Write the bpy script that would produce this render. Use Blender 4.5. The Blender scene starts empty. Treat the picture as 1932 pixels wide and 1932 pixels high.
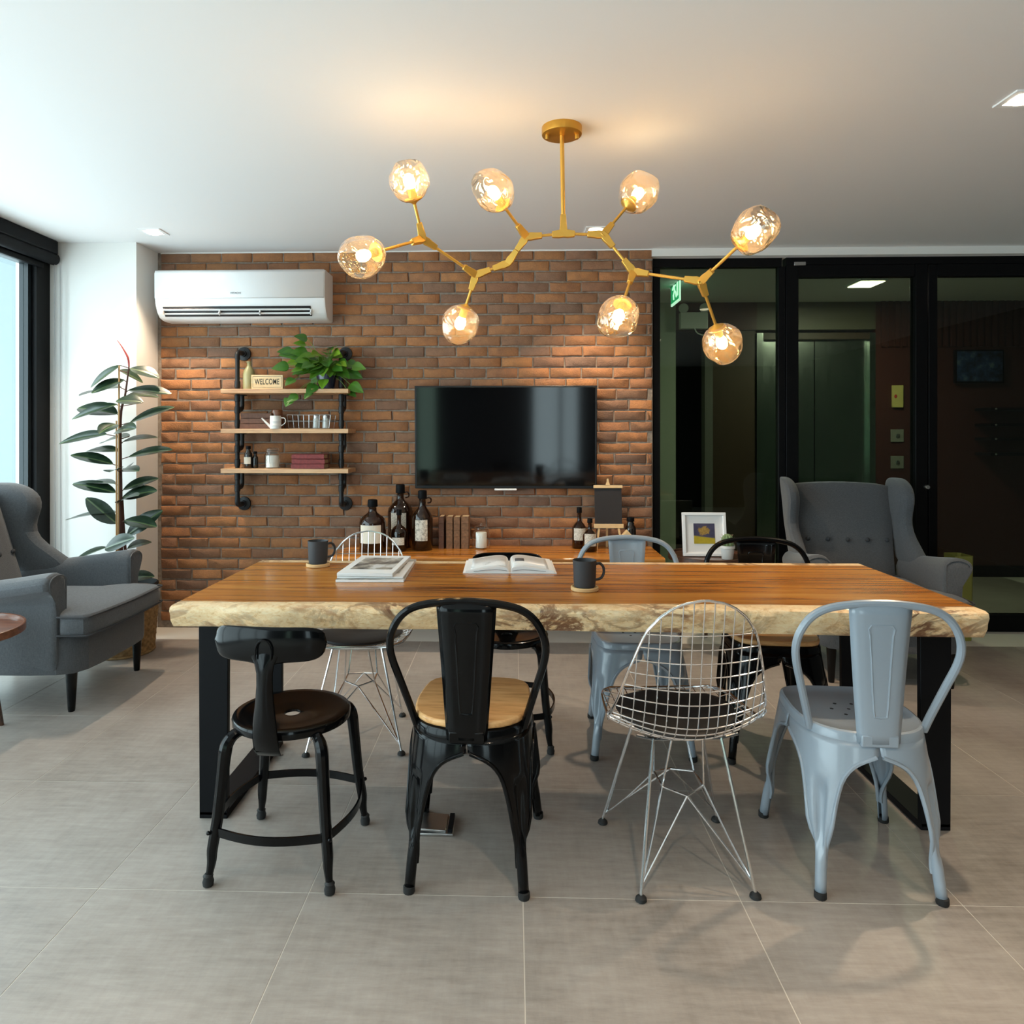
import bpy, bmesh, math, random
from mathutils import Vector as V, Matrix as MX
rnd = random.Random(7)
S = bpy.context.scene
COL = S.collection
R = math.radians
# ------------------------------------------------------------------ camera
FPX, EYE, CX, CY = 1336.0, 1.285, 929.0, 820.0
YAW = math.atan(40.6 / 1336)
cd = bpy.data.cameras.new('camera'); cam = bpy.data.objects.new('camera', cd); COL.objects.link(cam)
cam.location = (0, 0, EYE); cam.rotation_euler = (R(90), 0, YAW)
cd.sensor_width = 36; cd.lens = FPX * 36 / 1932; cd.clip_start = .05
cd.shift_x = (966 - CX) / 1932; cd.shift_y = (CY - 966) / 1932
S.camera = cam
# ------------------------------------------------------------------ light
S.view_settings.view_transform = 'Standard'; S.view_settings.look = 'None'
S.view_settings.gamma = 1; S.view_settings.use_curve_mapping = False
S.view_settings.exposure = 0.92
w = bpy.data.worlds.new('overcast_sky'); S.world = w; w.use_nodes = True
w.node_tree.nodes['Background'].inputs[0].default_value = (.78, .92, 1.0, 1)
w.node_tree.nodes['Background'].inputs[1].default_value = 3.3
RX0, RX1, RY0, RY1, RZ = -2.95, 4.85, -3.2, 4.66, 2.496   # room extents
def lamp(name, kind, loc, energy, color, rot=(0, 0, 0), **k):
    l = bpy.data.lights.new(name, kind); l.energy = energy; l.color = color
    for a, b in k.items(): setattr(l, a, b)
    o = bpy.data.objects.new(name, l); COL.objects.link(o); o.location = loc; o.rotation_euler = rot
    return o
def portal(name, loc, rot, sx, sy):
    o = lamp(name, 'AREA', loc, 1, (1, 1, 1), rot, shape='RECTANGLE', size=sx, size_y=sy)
    o.data.cycles.is_portal = True
portal('daylight_portal_left', (RX0 - .1, .6, 1.25), (0, R(-90), 0), 2.5, 7.6)
portal('daylight_portal_rear', (.735, RY0 - .2, 1.25), (R(90), 0, 0), .83, 2.5)
WARM = (1.0, .78, .55)
DOWNLIGHTS = [(-2.148, 4.161), (.486, 4.197), (1.831, 2.605), (-2.15, .4), (.486, .4), (1.83, .4)]  # the last three are unseen, added to light the near side
DOWN_W = 50.0
BULB_L = 33.0
# ------------------------------------------------------------------ helpers
_c, _s = math.cos(YAW), math.sin(YAW)
def _dir(x, y):
    a = (x - CX) / FPX
    return V((a * _c - _s, a * _s + _c, -(y - CY) / FPX))
def at(x, y, Y):                       # point seen at photo pixel x,y at room depth Y
    d = _dir(x, y); return V((0, 0, EYE)) + d * (Y / d.y)
def atz(x, y, z):                      # ... at height z
    d = _dir(x, y); return V((0, 0, EYE)) + d * ((z - EYE) / d.z)

class MB:
    def __init__(s): s.v = []; s.f = []
    def quad(s, *p):
        i = len(s.v); s.v += [tuple(q) for q in p]; s.f.append(tuple(range(i, i + len(p))))
    def box(s, c, d, m=None, t=(1, 1)):
        """box centre c, size d; t scales the top face in x,y"""
        i = len(s.v); c = V(c); h = V(d) / 2
        for z in (-1, 1):
            k = t if z > 0 else (1, 1)
            for x, y in ((-1, -1), (1, -1), (1, 1), (-1, 1)):
                p = V((x * h.x * k[0], y * h.y * k[1], z * h.z))
                if m is not None: p = m @ p
                s.v.append(tuple(c + p))
        for f in ((3, 2, 1, 0), (4, 5, 6, 7), (0, 1, 5, 4), (1, 2, 6, 5), (2, 3, 7, 6), (3, 0, 4, 7)):
            s.f.append(tuple(i + j for j in f))
    def grid(s, rows, cu=False, cv=False, caps=False):
        i = len(s.v); n = len(rows[0]); m = len(rows)
        for r in rows: s.v += [tuple(p) for p in r]
        for a in range(m if cv else m - 1):
            for b in range(n if cu else n - 1):
                a2, b2 = (a + 1) % m, (b + 1) % n
                s.f.append((i + a * n + b, i + a * n + b2, i + a2 * n + b2, i + a2 * n + b))
        if caps:
            s.f.append(tuple(i + k for k in range(n))[::-1]); s.f.append(tuple(i + (m - 1) * n + k for k in range(n)))
    def tube(s, pts, r, seg=8, closed=False, caps=True, up=None, flat=None):
        pts = [V(p) for p in pts]; n = len(pts)
        rr = r if isinstance(r, (list, tuple)) else [r] * n
        rows = []; nrm = None
        for k in range(n):
            if closed: t = pts[(k + 1) % n] - pts[k - 1]
            else: t = pts[min(k + 1, n - 1)] - pts[max(k - 1, 0)]
            t.normalize()
            if up is not None: nrm = V(up) - t * V(up).dot(t)
            elif nrm is None:
                a = V((0, 0, 1)) if abs(t.z) < .9 else V((1, 0, 0)); nrm = a - t * a.dot(t)
            else: nrm = nrm - t * nrm.dot(t)
            nrm.normalize(); b = t.cross(nrm)
            if flat: # rectangular section (thickness, height)
                h, q = flat[1] / 2, flat[0] / 2
                rows.append([pts[k] + nrm * h + b * q, pts[k] - nrm * h + b * q, pts[k] - nrm * h - b * q, pts[k] + nrm * h - b * q])
            else:
                rows.append([pts[k] + (nrm * math.cos(x) + b * math.sin(x)) * rr[k] for x in (2 * math.pi * j / seg for j in range(seg))])
        s.grid([q[::-1] for q in rows], cu=True, cv=closed, caps=caps and not closed)
    def lathe(s, prof, seg=20, c=(0, 0, 0), m=None, caps=True):
        rows = []
        for r, z in prof:
            row = []
            for j in range(seg):
                a = 2 * math.pi * j / seg
                p = V((r * math.cos(a), r * math.sin(a), z))
                if m is not None: p = m @ p
                row.append(V(c) + p)
            rows.append(row)
        s.grid(rows, cu=True, caps=caps)
    def prism(s, outline, z0, z1, m=None, c=(0, 0, 0)):
        rows = []
        for z in (z0, z1):
            row = []
            for x, y in outline:
                p = V((x, y, z)); p = m @ p if m is not None else p
                row.append(p + V(c))
            rows.append(row)
        s.grid(rows, cu=True, caps=True)
    def sphere(s, c, r, seg=10, rings=6, sc=(1, 1, 1)):
        pr = [(max(1e-4, math.sin(math.pi * k / rings)) * r, -math.cos(math.pi * k / rings) * r) for k in range(rings + 1)]
        m = MX.Diagonal(V(sc)); s.lathe(pr, seg, c, m, caps=False)
    def build(s, name, mat, parent=None, world=False, bev=0, sub=0, solid=0, ang=35, seg=2):
        me = bpy.data.meshes.new(name)
        off = V((0, 0, 0))
        if world and parent is not None:
            p = parent
            while p: off += p.location; p = p.parent
        me.from_pydata([tuple(V(p) - off) for p in s.v], [], s.f)
        me.polygons.foreach_set('use_smooth', [True] * len(me.polygons))
        try: me.set_sharp_from_angle(angle=R(ang))
        except Exception: pass
        me.materials.append(mat); me.update()
        o = bpy.data.objects.new(name, me); COL.objects.link(o); o.parent = parent
        if solid:
            md = o.modifiers.new('solid', 'SOLIDIFY'); md.thickness = solid; md.offset = 0
        if bev:
            md = o.modifiers.new('bevel', 'BEVEL'); md.width = bev; md.segments = seg; md.limit_method = 'ANGLE'; md.angle_limit = R(40)
        if sub:
            md = o.modifiers.new('sub', 'SUBSURF'); md.levels = sub; md.render_levels = sub
        return o
def spline(pts, n=6, closed=False):
    pts = [V(p) for p in pts]; out = []; m = len(pts)
    for k in range(m if closed else m - 1):
        if closed: a, b, c, d = pts[k - 1], pts[k], pts[(k + 1) % m], pts[(k + 2) % m]
        else: a, b, c, d = pts[max(k - 1, 0)], pts[k], pts[k + 1], pts[min(k + 2, m - 1)]
        for j in range(n):
            t = j / n
            out.append(.5 * ((2 * b) + (c - a) * t + (2 * a - 5 * b + 4 * c - d) * t * t + (3 * b - a - 3 * c + d) * t ** 3))
    if not closed: out.append(pts[-1])
    return out
def lerp(tab, z):
    """piecewise-linear lookup in a table sorted by decreasing or increasing key"""
    t = sorted(tab)
    if z <= t[0][0]: return t[0][1]
    for (a, va), (b, vb) in zip(t, t[1:]):
        if z <= b: return va + (vb - va) * (z - a) / (b - a)
    return t[-1][1]
def tag(o, label=None, cat=None, group=None, kind=None):
    for k, q in (('label', label), ('category', cat), ('group', group), ('kind', kind)):
        if q: o[k] = q
    return o
def thing(name, loc, label, cat, group=None, rz=0):
    o = bpy.data.objects.new(name, None); COL.objects.link(o); o.location = loc; o.rotation_euler = (0, 0, rz)
    o.empty_display_size = .05
    return tag(o, label, cat, group)
def dup(o, parent=None):
    c = o.copy(); COL.objects.link(c); c.parent = parent
    for ch in list(o.children): dup(ch, c)
    return c
def clone(o, loc, rz, label):
    c = dup(o); c.location = loc; c.rotation_euler = (0, 0, rz); c['label'] = label
    return c
# ------------------------------------------------------------------ materials
def mat(name, col=(.5, .5, .5), rough=.5, metal=0, coat=0, emit=None, es=0, spec=.5, sheen=0):
    m = bpy.data.materials.new(name); m.use_nodes = True
    b = m.node_tree.nodes['Principled BSDF']
    b.inputs['Base Color'].default_value = (*col, 1); b.inputs['Roughness'].default_value = rough
    b.inputs['Metallic'].default_value = metal; b.inputs['Coat Weight'].default_value = coat
    b.inputs['Coat Roughness'].default_value = .08
    b.inputs['Specular IOR Level'].default_value = spec
    if sheen: b.inputs['Sheen Weight'].default_value = sheen
    if emit: b.inputs['Emission Color'].default_value = (*emit, 1); b.inputs['Emission Strength'].default_value = es
    return m
class NT:
    def __init__(s, m): s.m = m; s.t = m.node_tree; s.b = s.t.nodes['Principled BSDF']
    def n(s, typ, ins=None, **at):
        q = s.t.nodes.new('ShaderNode' + typ)
        for k, v in at.items(): setattr(q, k, v)
        for k, v in (ins or {}).items():
            i = q.inputs[k]
            if hasattr(v, 'is_output'): s.t.links.new(v, i)
            else: i.default_value = v
        return q
    def l(s, a, b): s.t.links.new(a, b)
    def base(s, out): s.l(out, s.b.inputs['Base Color'])
    def ramp(s, fac, stops, interp='LINEAR'):
        r = s.n('ValToRGB', {'Fac': fac}); e = r.color_ramp; e.interpolation = interp
        while len(e.elements) < len(stops): e.elements.new(.5)
        for k, (p, c) in enumerate(stops):
            e.elements[k].position = p; e.elements[k].color = (*c, 1) if len(c) == 3 else c
        return r.outputs['Color']
    def coords(s, which='Object', scale=(1, 1, 1), loc=(0, 0, 0)):
        if which == 'World': o = s.n('NewGeometry').outputs['Position']
        else: o = s.n('TexCoord').outputs[which]
        return s.n('Mapping', {'Vector': o, 'Scale': scale, 'Location': loc}).outputs[0]
    def noise(s, vec, scale, detail=4, rough=.55, dist=0):
        return s.n('TexNoise', {'Vector': vec, 'Scale': scale, 'Detail': detail, 'Roughness': rough, 'Distortion': dist}).outputs[0]
    def mix(s, fac, a, b, mode='MIX'):
        q = s.n('Mix', data_type='RGBA', blend_type=mode)
        for k, v in (('Factor', fac), ('A', a), ('B', b)):
            i = [x for x in q.inputs if x.name == k and (x.type == ('VALUE' if k == 'Factor' else 'RGBA'))][0]
            if hasattr(v, 'is_output'): s.l(v, i)
            else: i.default_value = v if k == 'Factor' else (*v, 1)
        return [x for x in q.outputs if x.type == 'RGBA'][0]
    def math(s, op, a, b=0.0, c=None):
        ins = {0: a, 1: b}
        if c is not None: ins[2] = c
        return s.n('Math', ins, operation=op).outputs[0]
    def bump(s, h, strength=.2, dist=.01):
        q = s.n('Bump', {'Height': h, 'Strength': strength, 'Distance': dist})
        s.l(q.outputs[0], s.b.inputs['Normal']); return q.outputs[0]
def thin_glass(name, tint=(1, 1, 1), refl=1.0, rough=.02, bumpscale=0, body=None, bodyfac=0, edge=.5, base_refl=.045):
    m = bpy.data.materials.new(name); m.use_nodes = True; n = NT(m); t = n.t; t.nodes.remove(n.b)
    out = t.nodes['Material Output']
    tr = n.n('BsdfTransparent', {'Color': (*tint, 1)}); gl = n.n('BsdfGlossy', {'Color': (1, 1, 1, 1), 'Roughness': rough})
    nr = None
    if bumpscale:
        b = n.n('Bump', {'Height': n.noise(n.coords('Object'), bumpscale, 2, .5, .6), 'Strength': .85, 'Distance': .03}); nr = b.outputs[0]
        n.l(nr, gl.inputs['Normal'])
    fr = n.n('LayerWeight', {'Blend': edge})
    if nr: n.l(nr, fr.inputs['Normal'])
    f = n.math('MULTIPLY_ADD', n.math('POWER', fr.outputs['Facing'], 3.0), .75 * refl, base_refl * refl)
    base = tr.outputs[0]
    if body:
        d = n.n('BsdfTranslucent' if bodyfac < .3 else 'BsdfDiffuse', {'Color': (*body, 1)})
        base = n.n('MixShader', {0: bodyfac, 1: base, 2: d.outputs[0]}).outputs[0]
    mx = n.n('MixShader', {0: f, 1: base, 2: gl.outputs[0]})
    n.l(mx.outputs[0], out.inputs['Surface']); return m

M = {}
m = M['plaster'] = mat('white_paint', (.80, .79, .765), .8); n = NT(m)
n.bump(n.noise(n.coords('World'), 60, 3), .05, .004)
M['ceil'] = mat('ceiling_paint', (.80, .788, .785), .85)
m = M['brick'] = mat('brick_clay', rough=.9, spec=.25); n = NT(m)
rv = n.math('FRACT', n.math('ADD', n.n('ObjectInfo').outputs['Random'], n.n('NewGeometry').outputs['Random Per Island']))
base = n.ramp(rv, [(0, (.50, .215, .085)), (.2, (.42, .185, .08)), (.38, (.52, .235, .09)), (.5, (.29, .16, .10)), (.62, (.46, .20, .08)), (.75, (.36, .165, .085)), (.88, (.25, .155, .11)), (1, (.48, .215, .09))])
nz = n.noise(n.coords('World'), 22, 6, .65)
nz2 = n.noise(n.coords('World', (1, 1, 1)), 130, 3, .6)
c2 = n.mix(n.ramp(nz, [(.35, (0, 0, 0)), (.7, (1, 1, 1))]), base, (.17, .10, .07))
c3 = n.mix(.45, base, c2)
n.base(n.mix(n.math('MULTIPLY', nz2, .35), c3, (.12, .07, .05)))
n.bump(n.math('ADD', nz, nz2), .6, .006)
m = M['mortar'] = mat('mortar', (.30, .27, .24), .95, spec=.2); n = NT(m)
nz = n.noise(n.coords('World'), 40, 5); n.base(n.ramp(nz, [(.3, (.17, .14, .115)), (.7, (.30, .25, .205))])); n.bump(nz, .5, .01)
m = M['tile'] = mat('porcelain_tile', rough=.38); n = NT(m)
a = n.noise(n.coords('World', (5, 28, 1)), 1.6, 7, .7); b = n.noise(n.coords('World', (28, 5, 1)), 1.5, 7, .7); c = n.noise(n.coords('World'), 1.7, 5)
sm = n.math('ADD', n.math('MULTIPLY', a, .45), n.math('ADD', n.math('MULTIPLY', b, .2), n.math('MULTIPLY', c, .55)))
tone = n.math('ADD', sm, n.math('MULTIPLY', n.n('ObjectInfo').outputs['Random'], .05))
n.base(n.ramp(tone, [(.42, (.19, .163, .142)), (.6, (.305, .268, .238)), (.78, (.40, .36, .325))]))
n.l(n.math('MULTIPLY_ADD', a, .25, .26), n.b.inputs['Roughness'])
M['grout'] = mat('grout', (.60, .56, .50), .9)
M['black_frame'] = mat('black_aluminium', (.003, .003, .0035), .45, spec=.15)
M['black_gloss'] = mat('black_gloss_paint', (.003, .003, .0033), .15, coat=.12, spec=.16)
M['black_matte'] = mat('black_powder_coat', (.005, .0053, .0065), .5, spec=.12)
M['rubber'] = mat('black_rubber', (.01, .01, .01), .7)
M['grey_paint'] = mat('blue_grey_paint', (.28, .33, .385), .3, coat=.4)
M['chrome'] = mat('chrome', (.82, .82, .83), .16, 1)
M['steel'] = mat('brushed_steel', (.55, .55, .55), .3, 1)
m = M['fabric'] = mat('grey_wool', rough=.95, sheen=.25, spec=.2); n = NT(m)
a = n.noise(n.coords('Object', (1, 1, 9)), 90, 3); b = n.noise(n.coords('Object', (9, 9, 1)), 60, 3)
q = n.math('MULTIPLY', n.math('ADD', a, b), .5)
n.base(n.ramp(q, [(.3, (.052, .055, .061)), (.7, (.12, .126, .136))])); n.bump(q, .35, .003)
M['piping'] = mat('dark_grey_piping', (.045, .047, .053), .9)
M['pad'] = mat('black_leatherette', (.01, .009, .009), .55)
M['gold'] = mat('gold_paint', (.80, .46, .09), .38, .75)
M['gold2'] = mat('dark_brass', (.66, .36, .06), .35, .85)
M['globe'] = thin_glass('amber_blown_glass', (1.0, .92, .79), 1.15, .03, 16, body=(1, .72, .42), bodyfac=.09, edge=.55, base_refl=.11)
M['bulb'] = mat('lit_bulb', (1, .8, .5), .3, emit=(1, .66, .30), es=BULB_L)
M['lens'] = mat('lit_lens', (1, 1, 1), .3, emit=(1, .85, .62), es=7)
M['panel_lamp'] = mat('lit_panel', (1, 1, 1), .3, emit=(1, .86, .62), es=5)
M['pane'] = thin_glass('clear_pane', (.93, .97, .96), .6, .01)
M['dark_pane'] = thin_glass('tinted_pane', (.52, .60, .52), .55, .015)
M['jar'] = thin_glass('jar_glass', (.93, .95, .94), 1.3, .02, edge=.6)
M['amber'] = thin_glass('brown_bottle_glass', (.34, .13, .03), .9, .03, body=(.02, .008, .003), bodyfac=.55, edge=.5)
def wood(name, dark, mid, light, sc=(1.4, 16, 16), rough=.35, coat=0, scale=2.2):
    m = mat(name, rough=rough, coat=coat); n = NT(m)
    a = n.noise(n.coords('Object', sc), scale, 7, .6, .5)
    b = n.noise(n.coords('Object', tuple(k * 4 for k in sc)), scale, 4, .6)
    q = n.math('ADD', n.math('MULTIPLY', a, .75), n.math('MULTIPLY', b, .25))
    n.base(n.ramp(q, [(.34, dark), (.5, mid), (.68, light)])); n.bump(q, .08, .003)
    return m
M['oak'] = wood('light_oak', (.42, .22, .10), (.58, .34, .17), (.68, .43, .24))
M['seat_oak'] = wood('oiled_oak_seat', (.46, .21, .07), (.70, .38, .15), (.80, .50, .23), (2, 18, 18), .4)
M['pine'] = wood('pale_pine', (.62, .40, .18), (.74, .52, .27), (.80, .60, .35), (3, 20, 20))
M['walnut'] = wood('dark_walnut', (.035, .014, .008), (.075, .032, .018), (.12, .055, .03), rough=.3, coat=.4)
M['mahog'] = wood('red_brown_wood', (.09, .028, .011), (.16, .052, .022), (.23, .085, .036), rough=.3, coat=.5)
def slab_mat(name, half, cy=0.0):
    m = mat(name, rough=.26, coat=.25); n = NT(m)
    co = n.n('TexCoord').outputs['Object']
    a = n.noise(n.n('Mapping', {'Vector': co, 'Scale': (.55, 9, 9)}).outputs[0], 2.0, 8, .62, .9)
    b = n.noise(n.n('Mapping', {'Vector': co, 'Scale': (1.6, 55, 55)}).outputs[0], 2.0, 5, .6, .2)
    q = n.math('ADD', n.math('MULTIPLY', a, .78), n.math('MULTIPLY', b, .22))
    heart = n.ramp(q, [(.30, (.06, .018, .005)), (.38, (.24, .075, .012)), (.48, (.44, .155, .024)), (.64, (.60, .26, .05))])
    # pale sapwood with brown spalting veins at the live edges
    g = n.noise(n.n('Mapping', {'Vector': co, 'Scale': (2.2, 2.2, 3.4)}).outputs[0], 1.7, 6, .62, 1.3)
    vein = n.ramp(n.math('ABSOLUTE', n.math('SUBTRACT', g, .5)), [(0, (1, 1, 1)), (.02, (.9, .9, .9)), (.06, (0, 0, 0))])
    area = n.ramp(n.noise(co, 3.1, 3, .5), [(.44, (0, 0, 0)), (.62, (1, 1, 1))])
    fine = n.noise(n.n('Mapping', {'Vector': co, 'Scale': (14, 14, 30)}).outputs[0], 3, 6, .7, 1.0)
    sap = n.ramp(fine, [(.3, (.60, .33, .13)), (.44, (.87, .60, .32)), (.7, (.94, .76, .49))])
    sap = n.mix(n.math('MULTIPLY', vein, n.math('MULTIPLY_ADD', area, .9, .08)), sap, (.17, .06, .02))
    burl = n.ramp(n.noise(n.n('Mapping', {'Vector': co, 'Scale': (2.6, 2.6, 5), 'Location': (3, 1, 0)}).outputs[0], 1.5, 7, .7, 2.0), [(.53, (0, 0, 0)), (.66, (1, 1, 1))])
    sap = n.mix(n.math('MULTIPLY', burl, .75), sap, (.45, .21, .08))
    y = n.math('ABSOLUTE', n.math('SUBTRACT', n.n('SeparateXYZ', {0: co}).outputs[1], cy))
    wob = n.math('MULTIPLY', n.math('SUBTRACT', n.noise(n.n('Mapping', {'Vector': co, 'Scale': (1.5, 8, 1)}).outputs[0], 2, 3), .5), .05)
    fac = n.n('MapRange', {0: n.math('ADD', y, wob), 1: half - .004, 2: half + .008}).outputs[0]
    n.base(n.mix(fac, heart, sap))
    n.l(n.n('MapRange', {0: fac, 3: .26, 4: .5}).outputs[0], n.b.inputs['Roughness'])
    n.bump(n.math('ADD', n.math('MULTIPLY', fine, .6), q), .12, .006)
    return m
M['slab'] = slab_mat('live_edge_slab', .345)
M['slab2'] = slab_mat('dark_slab', 5)
M['white'] = mat('white_plastic', (.88, .89, .90), .35, coat=.3)
M['dark_vent'] = mat('dark_vent', (.02, .02, .022), .7)
M['paper'] = mat('paper', (.80, .79, .78), .8)
M['cup'] = mat('charcoal_stoneware', (.030, .032, .036), .55)
M['cork'] = mat('pale_bamboo', (.66, .42, .19), .5)
m = M['leaf'] = mat('rubber_plant_leaf', rough=.3, coat=.08); n = NT(m)
y = n.math('ABSOLUTE', n.n('SeparateXYZ', {0: n.n('TexCoord').outputs['Object']}).outputs[1])
c = n.ramp(n.noise(n.coords('Object'), 6, 3), [(.3, (.008, .021, .012)), (.7, (.022, .046, .022))])
n.base(n.mix(n.ramp(y, [(.008, (1, 1, 1)), (.02, (0, 0, 0))]), c, (.10, .15, .06)))
m = M['pothos'] = mat('pothos_leaf', rough=.35, coat=.1); n = NT(m)
c = n.ramp(n.n('ObjectInfo').outputs['Random'], [(0, (.035, .13, .012)), (.6, (.08, .22, .015)), (.9, (.20, .38, .02)), (1, (.30, .46, .03))])
n.base(n.mix(n.math('MULTIPLY', n.noise(n.coords('Object'), 9, 3), .4), c, (.03, .10, .012)))
M['stem'] = mat('brown_stem', (.10, .035, .022), .7)
M['sheath'] = mat('red_leaf_sheath', (.35, .04, .03), .5)
M['bamboo'] = mat('bamboo_stake', (.45, .25, .10), .6)
M['soil'] = mat('soil', (.03, .02, .015), 1)
m = M['wicker'] = mat('wicker', rough=.75); n = NT(m)
n.base(n.ramp(n.noise(n.coords('Object'), 40, 3), [(.3, (.18, .10, .035)), (.7, (.40, .24, .10))]))
M['navy'] = mat('navy_glaze', (.012, .018, .045), .25, coat=.5)
M['olive_glaze'] = mat('olive_stoneware', (.30, .29, .14), .4, coat=.2)
M['olive'] = mat('olive_green_plastic', (.25, .24, .045), .6)
def leather(name, c): 
    m = mat(name, rough=.65); n = NT(m); z = n.noise(n.coords('Object'), 60, 5)
    n.base(n.ramp(z, [(.3, tuple(k * .55 for k in c)), (.7, c)])); n.bump(z, .2, .003); return m
M['red_book'] = leather('red_cloth', (.25, .035, .035)); M['brown_book'] = leather('brown_leather', (.16, .07, .04)); M['tan_book'] = leather('tan_leather', (.27, .13, .06))
M['old_paper'] = mat('old_paper', (.48, .36, .22), .9)
M['wax'] = mat('white_wax', (.85, .82, .76), .6)
m = M['label'] = mat('bottle_label', rough=.8); n = NT(m)
a = n.noise(n.coords('Object', (60, 60, 160)), 2.2, 2); n.base(n.ramp(a, [(.40, (.40, .36, .29)), (.50, (.74, .69, .60))]))
M['plain_label'] = mat('cream_label', (.74, .68, .57), .8)
M['screen'] = mat('tv_screen', (.002, .002, .0025), .07, coat=.0, spec=.4)
M['maroon'] = mat('maroon_panel', (.065, .018, .014), .45)
M['brown_door'] = mat('dark_brown_laminate', (.055, .033, .018), .5)
M['pale_wall'] = mat('pale_green_wall', (.55, .60, .50), .8)
m = M['lift'] = mat('stainless_lift', (.62, .68, .64), .22, 1); n = NT(m)
n.l(n.math('MULTIPLY_ADD', n.noise(n.coords('World', (60, 60, 1)), 3, 3), .2, .12), n.b.inputs['Roughness'])
M['chalk'] = mat('chalkboard', (.022, .019, .02), .8)
M['tin'] = mat('white_enamel', (.72, .72, .70), .4)
M['pipe'] = mat('black_iron_pipe', (.013, .014, .016), .42, .3)
M['cactus'] = mat('cactus_green', (.16, .24, .11), .7)
M['black_glass'] = mat('dark_apothecary_glass', (.010, .006, .004), .12, coat=.6)
M['green_sign'] = mat('lit_green_sign', (.0, .35, .13), .4, emit=(0, .42, .16), es=.9)
M['white_sign'] = mat('lit_white_sign', (.8, .9, .85), .4, emit=(.75, 1, .9), es=1.3)
# ------------------------------------------------------------------ setting
def st(o): o['kind'] = 'structure'; return o
def bx(name, x0, x1, y0, y1, z0, z1, mt, parent=None, bev=0):
    b = MB(); b.box(((x0 + x1) / 2, (y0 + y1) / 2, (z0 + z1) / 2), (x1 - x0, y1 - y0, z1 - z0))
    return b.build(name, mt, parent, bev=bev)
HY = 6.55                                    # far wall of the lift lobby
floor = st(bx('floor', RX0 - .3, RX1 + .2, RY0 - .2, HY + .1, -.15, -.0008, M['grout']))
tb = MB(); tb.box((0, 0, -.002), (.597, .601, .004)); proto_tile = None
for j in range(-4, 5):
    for i in range(-5, 8):
        x = .025 + .6 * i + .3; y = 1.97 + .604 * j + .302
        if x - .3 < RX0 - .25 or x > RX1: continue
        if y + .3 > 4.70: continue
        if proto_tile is None: proto_tile = o = tb.build('tile', M['tile'], floor)
        else: o = proto_tile.copy(); COL.objects.link(o)
        o.location = (x, y, 0)
# plain floor of the lobby behind the glass
b = MB(); b.box((2.6, 5.65, -.002), (3.6, 1.8, .004)); b.build('lobby_paving', M['tile'], floor)
ceiling = st(bx('ceiling', RX0 - .3, RX1 + .2, RY0 - .2, HY + .1, RZ, RZ + .15, M['ceil']))
# brick wall
BX0, BX1 = -2.352, .905
wall_back = st(bx('wall_back', RX0 - .2, BX1, 4.657, 4.86, -.004, RZ, M['mortar']))
def brick_mesh(L, seed):
    r = random.Random(seed); b = MB(); hl, hh = L / 2, .0306
    ring = [(-hl, -hh), (-hl * .33, -hh), (hl * .33, -hh), (hl, -hh), (hl, hh), (hl * .33, hh), (-hl * .33, hh), (-hl, hh)]
    j = lambda k: r.uniform(-k, k)
    outer = [(x + j(.003), z + j(.0025)) for x, z in ring]
    inner = [(x - math.copysign(.007, x) + j(.002), z - math.copysign(.006, z) + j(.001)) for x, z in outer]
    b.grid([[(x, .018, z) for x, z in ring], [(x, -.004, z) for x, z in outer], [(x, -.011 + j(.0015), z) for x, z in inner]], cu=True)
    i = len(b.v) - 8; b.f.append(tuple(i + k for k in range(8)))
    return b
variants = {}
def brick_at(L, seed):
    k = (round(L, 3), seed)
    if k not in variants:
        o = brick_mesh(L, seed * 31 + int(L * 1000)).build('brick', M['brick'], None, ang=50)
        variants[k] = o.data; COL.objects.unlink(o); bpy.data.objects.remove(o)
    return variants[k]
PIT, CRS, BL = .2075, .0702, .1995
bricks = []
nrow = int(RZ / CRS)
for r_ in range(nrow + 1):
    zc = 2.462 - r_ * CRS
    if zc < .02: break
    x = BX0 - (PIT * (.47 if r_ % 2 else 0)) + rnd.uniform(-.012, .012)
    while x < BX1 - .02:
        x0, x1 = max(x, BX0), min(x + BL, BX1 - .004)
        if x1 - x0 > .03: bricks.append(((x0 + x1) / 2, zc, x1 - x0))
        x += PIT
def hidden(x, z):
    return (-2.28 < x < -1.2 and 2.05 < z < 2.31) or (-.66 < x < .54 and .95 < z < 1.57) or z < .62
order = sorted(range(len(bricks)), key=lambda k: (hidden(*bricks[k][:2]), bricks[k][2] < .17, bricks[k][1] < .8, k))
single = set(order[:300]); rest = MB()
for k, (x, z, L) in enumerate(bricks):
    full = abs(L - BL) < .002; sd = rnd.randrange(7)
    if k in single:
        o = bpy.data.objects.new('brick', brick_at(BL if full else L, sd)); COL.objects.link(o); o.parent = wall_back
        o.location = (x, 4.66 + rnd.uniform(-.003, .003), z); o.rotation_euler = (0, R(rnd.uniform(-.5, .5)), 0)
    else:
        q = brick_mesh(L, sd * 31 + int(L * 1000)); i = len(rest.v)
        rest.v += [(a + x, b_ + 4.66, c_ + z) for a, b_, c_ in q.v]; rest.f += [tuple(i + t for t in f) for f in q.f]
o = rest.build('brick', M['brick'], wall_back, ang=50); o['kind'] = 'stuff'
# white column at the left corner, white strip over the glass front
st(bx('wall_corner', RX0 - .2, -2.376, 4.387, 4.675, -.004, RZ, M['plaster']))
st(bx('trim_1', BX1 - .006, RX1, 4.64, 4.86, 2.447, RZ, M['plaster']))
st(bx('trim_2', BX0, BX1 - .006, 4.645, 4.657, 2.488, RZ, M['plaster']))
st(bx('wall_right', RX1, RX1 + .2, RY0 - .2, HY + .1, -.15, RZ + .15, mat('taupe_paint', (.16, .14, .125), .8)))
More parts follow.
